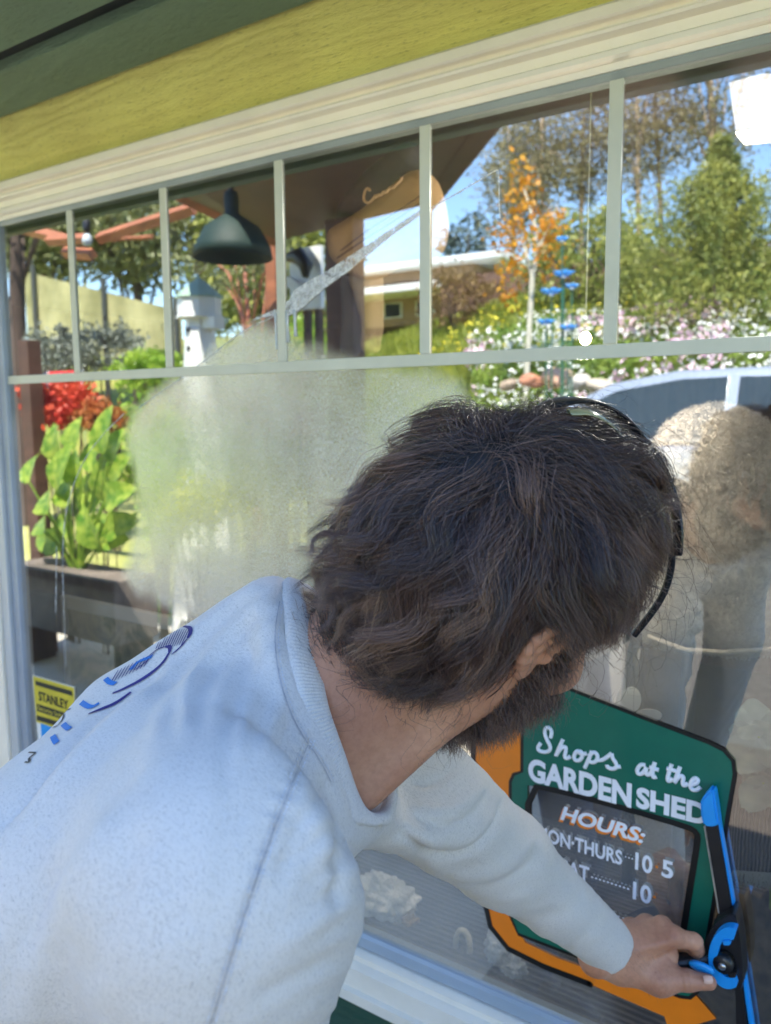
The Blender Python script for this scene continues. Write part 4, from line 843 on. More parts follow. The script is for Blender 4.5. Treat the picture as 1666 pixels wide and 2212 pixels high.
flat([ORF], YS+.003, 'orange_panel', m_so); flat([GRN, INN], YS+.0015, 'green_board', m_sg)
ribbon(MB(), GRN, .011, YS+.0022, True).build('black_outline', m_sk, sign); ribbon(MB(), chaikin(INN, 1), .009, YS+.0008, True).build('board_outline', m_sk, sign)
ribbon(MB(), ORG[10:]+ORG[:1], .010, YS+.0024).build('black_outline', m_sk, sign)
def text(s, u0, v0, u1, v1, hpx, name, m, y, bold=.02, shear=0.0, dx=0, dz=0):
    cu = bpy.data.curves.new('t', 'FONT'); cu.body = s; cu.offset = bold; cu.shear = shear; cu.resolution_u = 4; o = bpy.data.objects.new('t', cu); C.objects.link(o)
    dg = bpy.context.evaluated_depsgraph_get(); me = bpy.data.meshes.new_from_object(o.evaluated_get(dg)); bpy.data.objects.remove(o)
    V = np.array([v.co[:] for v in me.vertices]); lo, hi = V.min(0), V.max(0)
    p0, p1 = W(u0, v0, y), W(u1, v1, y); hh = (W(u0, v0-hpx, y).z-p0.z)
    X = p0.x+(V[:, 0]-lo[0])/(hi[0]-lo[0])*(p1.x-p0.x)+dx; Z_ = p0.z+(V[:, 1]-max(lo[1], -.03))/(hi[1]-max(lo[1], -.03))*hh+dz
    F_ = [tuple(p.vertices) for p in me.polygons]; return mesh(name, np.stack([X, np.full(len(X), y), Z_], -1), F_, m, sign)
text('GARDEN', 1141, 1685, 1364, 1741, 49, 'lettering', m_sw, YS+.0004, .045); text('SHED', 1374, 1743, 1529, 1781, 45, 'lettering', m_sw, YS+.0004, .045)
text('HOURS:', 1210, 1770, 1394, 1821, 31, 'lettering', m_so, YS+.0006, .05, .25, -.0025, -.0035); text('HOURS:', 1210, 1770, 1394, 1821, 31, 'lettering', m_sw, YS+.0002, .035, .25)
text('MON·THURS', 1161, 1813, 1344, 1862, 30, 'lettering', m_sw, YS+.0004, .026); text('···', 1350, 1852, 1368, 1857, 3, 'dots', m_sw, YS+.0004, .0)
text('10', 1372, 1878, 1409, 1888, 38, 'lettering', m_sw, YS+.0004, .026); text('5', 1429, 1893, 1454, 1899, 38, 'lettering', m_sw, YS+.0004, .026); text('·', 1416, 1875, 1422, 1877, 6, 'orange_dot', m_so, YS+.0004)
text('SAT', 1212, 1886, 1273, 1901, 32, 'lettering', m_sw, YS+.0004, .026); text('··········', 1277, 1896, 1360, 1921, 3.5, 'dots', m_sw, YS+.0004)
text('10', 1367, 1942, 1407, 1954, 39, 'lettering', m_sw, YS+.0004, .026); text('·', 1411, 1940, 1417, 1942, 6, 'orange_dot', m_so, YS+.0004); text('·········', 1298, 1968, 1400, 1996, 3, 'dots', m_sw, YS+.0004)
SCR = [[(672, 338), (678, 312), (668, 292), (652, 292), (644, 312), (654, 345), (672, 375), (668, 398), (645, 404), (622, 398), (612, 384), (628, 362)],
 [(728, 345), (716, 372), (702, 405), (694, 424), (708, 398), (728, 378), (742, 380), (740, 402), (734, 424), (746, 434), (762, 422)],
 [(800, 396), (786, 402), (776, 422), (782, 440), (800, 442), (814, 428), (816, 408), (804, 396), (800, 408), (822, 412), (836, 408)],
 [(858, 398), (846, 430), (826, 474)], [(846, 420), (862, 402), (880, 408), (886, 428), (874, 448), (854, 450), (844, 438)], [(884, 440), (905, 440), (934, 420), (948, 408)],
 [(948, 408), (950, 430), (968, 452), (970, 474), (948, 480), (928, 470), (926, 460)], [(970, 470), (988, 468)],
 [(1100, 462), (1080, 458), (1064, 476), (1062, 498), (1080, 504), (1098, 486), (1106, 464), (1100, 496), (1110, 508), (1126, 496), (1142, 448)], [(1142, 448), (1130, 498), (1134, 518), (1150, 514)], [(1118, 470), (1160, 484)],
 [(1218, 456), (1204, 500), (1198, 528), (1208, 536), (1222, 520)], [(1196, 476), (1250, 492)], [(1256, 468), (1240, 512), (1228, 546), (1244, 520), (1262, 508), (1272, 516), (1266, 544), (1274, 556), (1292, 544)],
 [(1304, 550), (1330, 546), (1338, 528), (1324, 518), (1308, 532), (1300, 556), (1312, 574), (1332, 574), (1348, 560)]]
for s_ in SCR: MB().tube([W(*z1(p), YS+.0012) for p in chaikin(s_, 2, False)], .0031, 8).build('script_stroke', m_sw, sign, True)
# security sticker, lower left corner of the pane
st = empty('security_sticker', W(100, 1500, YS), 'small yellow and black security sticker in the lower left corner of the glass', 'sticker')
fs = lambda P, y, n, m: flat([P], y, n, m, st)
fs([(70, 1458), (162, 1484), (166, 1660), (86, 1640)], YS+.003, 'backing', m_white)
fs([(71, 1460), (160, 1486), (164, 1592), (79, 1560)], YS+.002, 'yellow_panel', mat('sticker yellow', (.62, .50, .03), .4))
fs([(76, 1470), (156, 1493), (157, 1504), (77, 1480)], YS+.0015, 'black_bar', m_sk); fs([(79, 1520), (157, 1545), (159, 1562), (80, 1536)], YS+.0015, 'black_bar', m_sk); fs([(79, 1545), (158, 1568), (159, 1580), (80, 1556)], YS+.0015, 'black_bar', m_sk)
fs([(88, 1562), (164, 1590), (166, 1625), (90, 1606)], YS+.0015, 'blue_panel', m_blue)
def text2(s, u0, v0, u1, v1, h, m, par, y, bold=.02):
    o = text(s, u0, v0, u1, v1, h, 'lettering', m, y, bold); w_ = o.matrix_world.copy(); me = o.data; d_ = sign.location-par.location
    for v_ in me.vertices: v_.co += d_
    o.parent = par
text2('STANLEY', 84, 1513, 148, 1532, 20, m_sk, st, YS+.001, .03); text2('Security Solutions', 82, 1533, 156, 1557, 9, mat('sticker lettering', (.6, .5, .05), .5), st, YS+.001, .01)

# ================================================================== SQUEEGEE
sq = empty('squeegee', W(1565, 2075, -.03), 'blue and black window squeegee pressed upright against the glass', 'squeegee')
def pz(P, y, t, name, m, mp=z5, smooth=0, bev=.0012):
    P = [mp(p) for p in P]; P = chaikin(P, smooth) if smooth else P
    b = MB().prism([W(u, v, y) for u, v in P], (0, t, 0)); o = b.build(name, m, sq); bm = bmesh.new(); bm.from_mesh(o.data)
    ed = [e for e in bm.edges if len(e.link_faces) == 2 and e.calc_face_angle(0) > .6]
    bmesh.ops.bevel(bm, geom=ed, offset=bev, segments=2, affect='EDGES', clamp_overlap=True); bm.to_mesh(o.data); bm.free(); return o
pz([(975, 225), (1000, 217), (1020, 260), (1195, 1270), (1345, 2230), (1385, 2560), (1365, 2565), (1310, 2225), (1165, 1260), (1040, 540), (1000, 300)], -.020, .014, 'blue_strip', m_blue)
pz([(942, 530), (1046, 525), (1172, 1260), (1240, 1700), (1290, 2220), (1330, 2560), (1240, 2560), (1200, 2220), (1195, 1900), (1140, 1500), (1062, 1280)], -.024, .016, 'channel', m_black)
pz([(925, 535), (938, 532), (1064, 1270), (1050, 1285)], -.012, .006, 'washer_sleeve_edge', mat('pale microfibre', (.62, .58, .52), .9, .2, 60))
pz([(960, 245), (995, 218), (1018, 262), (1056, 528), (1000, 545), (925, 540), (900, 440), (898, 330), (920, 290)], -.030, .022, 'end_cap', m_blue, bev=.003)
pz([(1170, 1275), (1100, 1300), (1030, 1350), (950, 1480), (935, 1590), (960, 1700), (1000, 1830), (1080, 1900), (1190, 1930), (1260, 1930), (1250, 1600), (1200, 1290)], -.046, .036, 'head', m_black, smooth=1, bev=.003)
arc = []
for t in np.linspace(R(68), R(292), 26): arc.append((1140+175*math.cos(t)*1.0, 1655-262*math.sin(t)))
arc2 = [(1140+(p[0]-1140)*.56, 1655+(p[1]-1655)*.62) for p in arc[::-1]]
pz(arc+arc2, -.060, .015, 'blue_arc', m_blue, bev=.002)
for cx_, cy_ in ((1118, 1525), (1165, 1800)): pz([(cx_-32, cy_-20), (cx_+30, cy_-24), (cx_+34, cy_+22), (cx_-28, cy_+24)], -.063, .012, 'clip', m_blue if cy_ < 1600 else m_black)
c = W(*z5((1105, 1665)), -.047); MB().lathe(c, [(.0135, .0), (.0135, .012), (.011, .015)], 28, ax=(0, -1, 0)).build('pivot_boss', m_black, sq, True); MB().lathe(c-Vector((0, .0145, 0)), [(.0045, 0), (.005, .003), (.002, .004)], 16, ax=(0, -1, 0)).build('screw', m_steel, sq, True)
HB, HA = W(*z5((1080, 1640)), -.034), W(*z5((700, 1700)), -.062); HD = (HA-HB)
MB().tube([HB, HB+HD*.35, HB+HD*.7, HA, HA+HD*.22], [.013, .0125, .0125, .0145, .012], 16).build('handle', m_black, sq, True)
bt = W(*z5((912, 1722)), -.072); q_ = MB().lathe(bt, [(.013, 0), (.0125, .004), (.009, .006)], 20, ax=(0, -1, -.3)); q_.V = [((v[0]-bt.x)*1.3+bt.x, v[1], (v[2]-bt.z)*.75+bt.z) for v in q_.V]; q_.build('button', m_blue, sq, True)

# ================================================================== THE MAN (modelled in camera space, then placed in the world)
UPC = AX @ np.array([0, 0, 1.]); DN = -UPC     # world up / down in camera-space axes
person = empty('person', c2w(K(-350, 2300, .78))*np.array([1, 1, 0]), 'man in a pale grey sweatshirt bending to clean the window, dark wavy hair and beard', 'person')
Tb = nrm((.84, .54, .08)); Rb = nrm((-.20, .14, .96)); Rb = nrm(Rb-Tb*(Rb @ Tb)); Nd = np.cross(Rb, Tb); Nd = Nd if Nd[1] > 0 else -Nd
NB = np.array([-.036, -.160, -.680])
SR, SL = K(478, 1890, .505), K(848, 1668, .80)
ELR, ELL = K(520, 2560, .55), K(1085, 1850, .985)
WL = K(1318, 2048, 1.11)
WR = K(660, 2960, .72)
col_in = np.array([K(*p) for p in ((655, 1283, .715), (668, 1345, .665), (688, 1440, .632), (706, 1530, .612), (740, 1630, .600), (768, 1712, .605), (790, 1748, .618), (818, 1757, .640), (840, 1738, .675), (850, 1670, .715), (845, 1560, .76), (800, 1420, .795), (720, 1320, .775))])
axis = col_in.mean(0)
CN = np.linalg.svd(col_in-axis)[2][2]; CN = CN*np.sign(CN @ Tb)
def closed_cr(P, m):                           # closed Catmull-Rom
    P = np.array(P, float); n = len(P); o = []
    for i in range(n):
        a, b, c, d = P[i-1], P[i], P[(i+1) % n], P[(i+2) % n]
        for t in np.arange(m)/m: o.append(.5*((2*b)+(c-a)*t+(2*a-5*b+4*c-d)*t*t+(3*b-a-3*c+d)*t**3))
    return np.array(o)
ci = closed_cr(col_in, 10)
co_dir = ci-axis; co_dir -= (co_dir @ CN)[:, None]*CN; co_dir /= np.linalg.norm(co_dir, axis=1)[:, None]
wcol = np.interp(np.arange(len(ci)), [0, 20, 40, 52, 60, 70, 90, len(ci)-1], [.022, .027, .026, .022, .012, .008, .02, .022])[:, None]
c_out = ci+co_dir*wcol*.80-CN*wcol*.50
HSH = [(K(560, 1278, .70), K(395, 1460, .66), .004, 11, 0), (K(590, 1330, .66), K(420, 1560, .58), -.004, 13, 0)]
def shirt_f(P):
    d = ell(P, NB-.21*Tb-.015*Nd, (Tb, Rb, Nd), (.235, .185, .122))
    d = smin(d, ell(P, NB-.47*Tb-.02*Nd, (Tb, Rb, Nd), (.30, .165, .118)), .05)
    d = smin(d, cap(P, NB-.085*Tb+.0*Nd, SR, .058, .066), .05); d = smin(d, cap(P, NB-.07*Tb, SL, .055, .062), .05)
    d = smin(d, cap(P, SR, ELR, .064, .058), .09); d = smin(d, cap(P, K(655, 1680, .625), K(540, 1860, .53), .036, .058), .06); d = smin(d, cap(P, ELR, WR, .058, .042), .03)
    d = smin(d, cap(P, K(615, 1372, .715), K(300, 1560, .70), .055, .050), .04)
    a = smin(cap(P, SL, ELL, .066, .053), cap(P, ELL, WL, .053, .0365), .03); d = smin(d, a, .03)
    for i in range(0, len(c_out), 5): d = smin(d, cap(P, c_out[i]-CN*.0075, c_out[(i+5) % len(c_out)]-CN*.0075, .0085, .0085), .022)
    hc = (P-axis) @ CN; rad = np.linalg.norm((P-axis)-hc[:, None]*CN, axis=1); nk = cap(P, axis-CN*.035, axis+CN*.12, .070, .095)
    d = smax(d, hc+.42*(rad-.098)-1.6*np.maximum(0, rad-.148), .035)
    # neck hole follows the collar loop
    d = smax(d, -nk, .008)
    cuff = (P-WL) @ nrm(WL-ELL)-.004; near = np.linalg.norm(P-WL, axis=1) < .11
    return np.where(near, smax(d, cuff, .006), d)
V, Q = surface_nets(shirt_f, (-.98, -1.02, -1.20), (.38, -.0, -.36), .0046)
V = relax(V, Q, 9)
# cloth folds: real displacement along the surface normal
def proj(P): return np.stack([833+FPX*P[:, 0]/-P[:, 2], 1106-FPX*P[:, 1]/-P[:, 2]], -1)
def seg_d(U, pts):
    best = np.full(len(U), 1e9); par = np.zeros(len(U)); n = len(pts)-1
    for i in range(n):
        a = np.array(pts[i], float); e = np.array(pts[i+1], float)-a; t = np.clip(((U-a) @ e)/(e @ e), 0, 1); d = np.linalg.norm(U-a-t[:, None]*e, axis=1); k = d < best; best[k] = d[k]; par[k] = (i+t[k])/n
    return best, par
Nn = vnormals(V, Q); U = proj(V); face = (Nn*(-V)).sum(1) > -.02
disp = np.zeros(len(V))
FOLD = [([(700, 1700), (640, 1790), (600, 1900)], -2.2, 16), ([(520, 1300), (430, 1380), (350, 1500)], -2.5, 14), ([(300, 1640), (200, 1760), (120, 1900), (70, 2040)], -4, 24), ([(470, 1640), (450, 1800), (430, 1960)], 1.8, 26), ([(560, 1420), (500, 1560), (480, 1700)], -2.2, 16),  # polyline in photo coordinates, height (mm), width (photo px)
 ([(612, 1262), (520, 1340), (440, 1440), (408, 1500), (398, 1580)], 5.5, 17), ([(636, 1300), (560, 1372), (490, 1470), (462, 1560)], 4.0, 20), ([(560, 1255), (470, 1320), (390, 1400)], 3.0, 16),
 ([(600, 1400), (545, 1470), (520, 1560), (510, 1650)], 2.8, 22), ([(440, 1450), (360, 1530), (330, 1600)], 3.0, 18), ([(620, 1480), (590, 1560), (560, 1640)], 2.4, 18),
 ([(395, 1440), (250, 1560), (120, 1690), (0, 1860)], 5.0, 16), ([(340, 1460), (190, 1560), (80, 1700), (0, 1790)], -4.5, 11), ([(330, 1500), (190, 1640), (90, 1790), (0, 1960)], 4.0, 24),
 ([(240, 1760), (150, 1900), (80, 2080), (60, 2212)], 5, 40), ([(300, 1800), (240, 1950), (190, 2120)], -3.5, 36), ([(120, 1800), (40, 1960), (-40, 2120)], 4, 34),
 ([(690, 1800), (660, 1840), (600, 1870)], -2.4, 9), ([(735, 1830), (690, 1900), (640, 1930)], -2.6, 10), ([(745, 1960), (690, 2000), (600, 2040)], 2.5, 20), ([(745, 2080), (680, 2100), (560, 2150)], -2.5, 22),
 ([(700, 1690), (735, 1760), (740, 1850), (720, 1960)], -5, 15), ([(650, 1720), (690, 1800), (700, 1900)], 3, 22),
 ([(868, 1800), (925, 1850), (1010, 1848), (1070, 1790), (1085, 1730)], -7, 8), ([(860, 1775), (935, 1822), (1010, 1815), (1060, 1760)], 5.5, 15), ([(900, 1740), (960, 1760), (1010, 1730), (1040, 1690)], 4, 16), ([(900, 1765), (965, 1790), (1020, 1765), (1050, 1715)], -4, 7),
 ([(920, 1860), (1000, 1900), (1090, 1880), (1150, 1810)], 4.5, 15), ([(960, 1890), (1040, 1925), (1120, 1890), (1165, 1840)], -3.5, 9), ([(985, 1905), (1070, 1945), (1150, 1930)], 3, 14),
 ([(1100, 1985), (1160, 1990), (1210, 1965)], -3.5, 14), ([(1130, 2020), (1200, 2015), (1250, 1975)], 2.5, 14), ([(890, 1690), (930, 1700), (985, 1660)], -3, 8), ([(1180, 2060), (1230, 2050), (1290, 1990)], -1.8, 10)]
for pts, hmm, wd in FOLD:
    d, par = seg_d(U, [tuple(p) for p in chaikin(pts, 2, False)]); disp += hmm*.001*np.exp(-(d/wd)**2)*np.sin(math.pi*np.clip(par*.96+.02, 0, 1))**.45
def vnoise(P, s, seed):                        # smooth random field from a few sine waves
    r_ = np.random.default_rng(seed); a = np.zeros(len(P))
    for _ in range(9): k = r_.normal(size=3)*s; a += np.sin(P @ k+r_.uniform(0, 6))/9
    return a
sd_m, sp_m = seg_d(U, [(672, 1596), (655, 1630), (628, 1700), (592, 1790), (560, 1880), (530, 1970), (502, 2060), (478, 2140), (455, 2212)])
disp += .0010*np.exp(-(sd_m/34)**2)*np.sin(sp_m*150+2*np.sin(sp_m*31))-.0016*np.exp(-(sd_m/4.5)**2)
disp += .0012*np.exp(-((U[:, 0]-720)/60)**2)*np.sin(U[:, 1]/11+U[:, 0]/30)*(U[:, 1] > 1780)
disp = np.where(face, disp, 0)+.0030*vnoise(V, 16, 1)+.0022*vnoise(V, 45, 2)+.0011*vnoise(V, 95, 3)
V = V+Nn*disp[:, None]; shirtV, shirtQ = V, Q
q = N('heather grey cotton'); v = q.co(); s1 = q.noise(q.co((600, 600, 600)), 1.6, 2, .75); s2 = q.noise(q.co((260, 600, 260)), 1.3, 3, .7); s3 = q.noise(v, 12, 4)
mm_ = q.n('ShaderNodeMath', operation='MULTIPLY_ADD'); q.l(s1, mm_.inputs[0]); mm_.inputs[1].default_value = .7; q.l(s2, mm_.inputs[2])
ms = q.n('ShaderNodeMath', operation='MULTIPLY_ADD'); q.l(s3, ms.inputs[0]); ms.inputs[1].default_value = .22; q.l(mm_.outputs[0], ms.inputs[2])
q.l(q.ramp(ms.outputs[0], [(.62, (.28, .26, .27)), (.77, (.53, .485, .455)), (1.0, (.64, .59, .555))]), q.b.inputs['Base Color']); q.b.inputs['Roughness'].default_value = .9; q.b.inputs['Sheen Weight'].default_value = .25; q.b.inputs['Specular IOR Level'].default_value = .2
q.bump(mm_.outputs[0], .35, .0014); m_shirt = q.m
shirt = mesh('sweatshirt', c2w(V), Q, m_shirt, person, True)
shirt_bvh = BVHTree.FromPolygons([Vector(p) for p in c2w(V)], [tuple(map(int, f)) for f in Q])
def on_shirt(u, v, off=.0008):
    d = Vector(ray(u, v)).normalized(); h = shirt_bvh.ray_cast(Vector(EYE), d)
    return (h[0]-d*off+h[1]*0, h[1]) if h[0] is not None else (None, None)
def drawn(paths, wd, name, m, par, thick=.0005):
    b = MB()
    for pts in paths:
        L = []; cp = chaikin(pts, 2, False); dense = []
        for i in range(len(cp)-1):
            n_ = max(1, int(np.linalg.norm(cp[i+1]-cp[i])/6)); dense += [cp[i]+(cp[i+1]-cp[i])*t for t in np.arange(n_)/n_]
        dense.append(cp[-1])
        for u, v in dense:
            p, n_ = on_shirt(u, v)
            if p is not None:
                if n_.dot(Vector(EYE)-p) < 0: n_ = -n_
                L.append((p+n_*thick, n_))
        if len(L) < 2: continue
        k = len(L); o = len(b.V)
        for i in range(k):
            t = L[min(i+1, k-1)][0]-L[max(i-1, 0)][0]; s_ = t.cross(L[i][1]); s_ = s_.normalized()*wd/2 if s_.length > 1e-9 else Vector((0, 0, wd/2)); tp_ = 1 if wd > .0045 else .35+.65*math.sin(math.pi*min(max(i/(k-1), .12), .88)); b.V += [tuple(L[i][0]+s_*tp_), tuple(L[i][0]-s_*tp_)]
        for i in range(k-1): b.F.append((o+2*i, o+2*i+1, o+2*i+3, o+2*i+2))
    return b.build(name, m, par)
m_ink1 = mat('navy ink', (.03, .02, .16), .6, .1, 20); m_ink2 = mat('blue ink', (.01, .16, .50), .6, .1, 20); m_ink3 = mat('black ink', (.012, .012, .02), .6)
zr5 = lambda P: [(x*.4167, 781+y*.4167) for x, y in P]
drawn([zr5(P) for P in ([(905, 1385), (945, 1374), (985, 1378), (992, 1402), (975, 1435)], [(860, 1480), (885, 1478), (880, 1510)], [(885, 1500), (840, 1575), (740, 1650), (640, 1700), (585, 1722)], [(680, 1715), (600, 1775), (520, 1805), (460, 1828)])], .0040, 'back_print', m_ink1, shirt)
drawn([zr5(P) for P in ([(905, 1385), (860, 1410), (820, 1440)], [(770, 1530), (820, 1490), (860, 1480)], [(700, 1600), (760, 1560), (800, 1510)], [(975, 1435), (930, 1490), (890, 1520)])], .0016, 'back_print', m_ink1, shirt)
hl = []
for i in range(12): x = 832+i*12; hl.append(zr5([(x+18, 1398-i*1.0), (x-22, 1492-i*2)]))
for i in range(10): x = 575+i*19; hl.append(zr5([(x+40, 1600-i*9), (x, 1668-i*9)]))
drawn(hl, .0011, 'back_print', m_ink1, shirt)
drawn([zr5(P) for P in ([(548, 1645), (572, 1668), (600, 1672)], [(422, 1768), (455, 1790), (480, 1795), (515, 1772)], [(680, 1600), (710, 1560), (790, 1530)], [(328, 1880), (345, 1898), (362, 1908)], [(274, 1942), (285, 1965), (296, 1980)])], .0046, 'back_print', m_ink2, shirt)
for P in ([(368, 1802), (330, 1812), (332, 1850), (300, 1890), (276, 1898)], [(130, 2078), (160, 2080), (148, 2055), (195, 2030), (150, 2028)]):
    drawn([zr5(P)], .0022, 'back_print', m_ink3, shirt)
# double stitched raglan seam and collar seam
m_thread = mat('stitch thread', (.56, .56, .60), .9, .2, 90); m_seam = mat('darker seam thread', (.40, .38, .40), .9, .2, 90)  # seam line is a darker tone than the stitching
seam = [(672, 1596), (655, 1630), (628, 1700), (592, 1790), (560, 1880), (530, 1970), (502, 2060), (478, 2140), (455, 2212), (430, 2290)]
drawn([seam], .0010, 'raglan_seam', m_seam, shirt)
def dashes(path, off, n, m, name):
    cp = np.array(chaikin(path, 3, False)); t = np.gradient(cp, axis=0); nn_ = np.stack([t[:, 1], -t[:, 0]], -1)/np.linalg.norm(t, axis=1)[:, None]; cp = cp+nn_*off
    s = np.concatenate([[0], np.cumsum(np.linalg.norm(np.diff(cp, axis=0), axis=1))]); P = []
    for a in np.arange(0, s[-1], n): P.append([(np.interp(a+k, s, cp[:, 0]), np.interp(a+k, s, cp[:, 1])) for k in (0, n*.33, n*.66)])
    drawn(P, .0010, name, m, shirt, .0007)
dashes(seam, 9, 8.5, m_thread, 'stitching'); dashes(seam, -9, 8.5, m_thread, 'stitching')
cs = [(604, 1300), (592, 1370), (600, 1450), (622, 1530), (652, 1590), (690, 1640), (715, 1690)]
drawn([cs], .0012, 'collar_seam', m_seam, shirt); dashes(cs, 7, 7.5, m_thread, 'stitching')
# ribbed collar band: a thick closed strip with real ribs
nC = len(ci)*6; fi = np.arange(nC)/6.0
def cint(A): return np.stack([np.interp(fi, np.arange(len(A)+1), np.append(A[:, k], A[0, k])) for k in range(3)], -1)
ii, oo = cint(ci), cint(c_out); dr_ = cint(co_dir); ribs = .0011*(((np.arange(nC) % 4) < 2)*1.0)[:, None]
rows = []; prof = [(0, -.0030), (-.06, .0012), (0, .0034), (.25, .0042), (.5, .0046), (.75, .0046), (1.0, .0038), (1.06, -.0010)]
for f, h_ in prof:
    nn_ = nrm_ = dr_*.6+CN*.8; nn_ = nn_/np.linalg.norm(nn_, axis=1)[:, None]; P = ii*(1-f)+oo*f+nn_*(h_+(ribs if 0 < f < 1 else 0)); rows.append(P)
rows.append(ii-CN*.03+dr_*.004); rows = rows[-1:]+rows[:-1]
Vc = np.stack(rows, 1).reshape(-1, 3); mR = len(rows); kk = np.arange(nC); F = []
for j in range(mR-1): F.append(np.stack([kk*mR+j, kk*mR+j+1, ((kk+1) % nC)*mR+j+1, ((kk+1) % nC)*mR+j], -1))
mesh('collar', c2w(Vc), np.concatenate(F), m_shirt, shirt, True)

# ---- head and neck: one continuous surface (with the hidden torso and legs)
HF, HR, HU = nrm((.799, -.277, -.534)), nrm((.311, -.569, .761)), nrm((.514, .775, .368)); HO = np.array([.0902, -.0643, -.6630])
HB3 = np.array([HF, HR, HU]); hd = lambda f, r, u: HO+np.array([f, r, u]) @ HB3
NK0, NK1 = hd(-.03, 0, -.06), np.array([-.050, -.185, -.690])
def head_f(P):
    L = (P-HO) @ HB3.T; I3 = np.eye(3)
    d = ell(L, (-.012, 0, .035), I3, (.098, .077, .092))
    d = smin(d, ell(L, (.030, 0, -.035), I3, (.064, .062, .078)), .04)       # face
    d = smin(d, cap(L, (.0, 0, -.075), (.066, 0, -.103), .050, .026), .035)  # jaw
    d = smin(d, cap(L, (.072, 0, -.100), (.076, 0, -.108), .016, .014), .02) # chin
    d = smin(d, ell(L, (.079, 0, .026), I3, (.020, .050, .012)), .018)       # brow
    d = smin(d, cap(L, (.090, 0, .010), (.116, 0, -.030), .008, .0125), .012) # nose
    for s in (-1, 1):
        d = smax(d, -ell(L, (.098, .031*s, .004), I3, (.016, .017, .010)), .012)
        d = smin(d, ell(L, (.079, .031*s, .003), I3, (.0125, .013, .0115)), .003)
        d = smin(d, ell(L, (.062, .044*s, -.028), I3, (.026, .022, .02)), .02)
        d = smin(d, ell(L, (.106, .013*s, -.032), I3, (.010, .008, .008)), .008)
    d = smin(d, ell(L, (.092, 0, -.058), I3, (.008, .024, .006)), .006); d = smin(d, ell(L, (.090, 0, -.070), I3, (.008, .021, .006)), .006)
    n_ = smin(cap(P, NK0, NK1, .058, .066), cap(P, hd(-.055, 0, -.03), NK1+.03*Nd-.02*Tb, .040, .055), .04)
    n_ = smin(n_, cap(P, hd(.0, .052, -.055), K(790, 1716, .65), .014, .012), .022)   # neck muscle
    d = smin(d, n_, .03)
    return d
V, Q = surface_nets(head_f, HO-.30, HO+.19, .0034); V = relax(V, Q, 2)
q = N('skin'); v = q.co(); f1 = q.noise(v, 14, 5); f2 = q.noise(v, 160, 4, .7); vo = q.n('ShaderNodeTexVoronoi', feature='F1'); vo.inputs['Scale'].default_value = 55; q.l(v, vo.inputs[0])
c1 = q.ramp(f1, [(.3, (.44, .20, .125)), (.7, (.60, .315, .20))]); sp = q.ramp(vo.outputs[0], [(.03, (.45, .28, .22)), (.09, (1, 1, 1))])
f3 = q.ramp(f2, [(.3, (.82, .78, .76)), (.6, (1, 1, 1))])
mx = q.n('ShaderNodeMix', data_type='RGBA', blend_type='MULTIPLY'); mx.inputs[0].default_value = .35; q.l(c1, mx.inputs[6]); q.l(sp, mx.inputs[7])
mx2 = q.n('ShaderNodeMix', data_type='RGBA', blend_type='MULTIPLY'); mx2.inputs[0].default_value = .8; q.l(mx.outputs[2], mx2.inputs[6]); q.l(f3, mx2.inputs[7]); q.l(mx2.outputs[2], q.b.inputs['Base Color'])
q.b.inputs['Roughness'].default_value = .48; q.b.inputs['Subsurface Weight'].default_value = .25; q.b.inputs['Subsurface Radius'].default_value = (.012, .005, .003); q.b.inputs['Subsurface Scale'].default_value = .6; q.b.inputs['Specular IOR Level'].default_value = .4
q.bump(f2, .35, .0012); m_skin = q.m
body = mesh('body', c2w(V), Q, m_skin, person, True); headV, headQ = V, Q
# ---- right ear (and left)
def ear(s, name):
    o = hd(-.014, .074*s, .010); ef, eu, er = nrm(HF*.92+HR*s*.0-HU*.12), nrm(HU*.98+HF*.15), HR*s
    ef2 = nrm(ef+er*.0)
    def f(P):
        L = np.stack([(P-o) @ ef2, (P-o) @ er, (P-o) @ eu], -1)/np.array([1.0, .85, .80])
        ang = L[:, 0]*.45
        Y = L[:, 1]-.011-(-L[:, 0]+.005)*.30                      # ear sheet leans out at the back
        d2 = poly2(L[:, [0, 2]], E2); sh = np.stack([d2+.002, np.abs(Y)-.0018], -1); d = np.linalg.norm(np.maximum(sh, 0), axis=1)+np.minimum(sh.max(1), 0)-.0012
        for i in range(len(HX)-1):
            a, b = HX[i], HX[i+1]; t3 = lambda p, e=0: np.array([p[0], .011+(-p[0]+.005)*.30+.0035+e, p[1]]); d = smin(d, cap(L, t3(a), t3(b), .0042, .0042), .004)
        for i in range(len(AH)-1):
            a, b = AH[i], AH[i+1]; d = smin(d, cap(L, t3(a), t3(b), .0034, .0034), .005)
        d = smin(d, ell(L, (.000, .013, -.024), np.eye(3), (.009, .0055, .0105)), .007)      # lobe
        d = smin(d, ell(L, (.0135, .0115, -.004), np.eye(3), (.0045, .005, .007)), .004)     # tragus
        d = smin(d, cap(L, (.008, -.004, .0), (.002, .010, .002), .014, .010), .008)
        d = smax(d, -ell(L, (.005, .021, -.002), np.eye(3), (.0075, .0095, .0105)), .004)
        return d
    E2 = [tuple(p) for p in chaikin([(.012, .016), (.010, .028), (.0, .034), (-.013, .030), (-.020, .015), (-.019, -.004), (-.011, -.018), (-.005, -.031), (.006, -.034), (.012, -.022), (.014, -.006)], 1)]
    HX = [(.013, .010), (.013, .022), (.006, .031), (-.004, .032), (-.014, .026), (-.0185, .014), (-.018, .0), (-.014, -.011), (-.009, -.019)]
    AH = [(.004, .020), (-.006, .016), (-.009, .004), (-.007, -.008), (-.002, -.014)]
    V, Q = surface_nets(lambda P: f(P)*.8, o-.052, o+.052, .0013, 4, 2.6); return mesh(name, c2w(relax(V, Q, 1)), Q, m_skin, body, True)
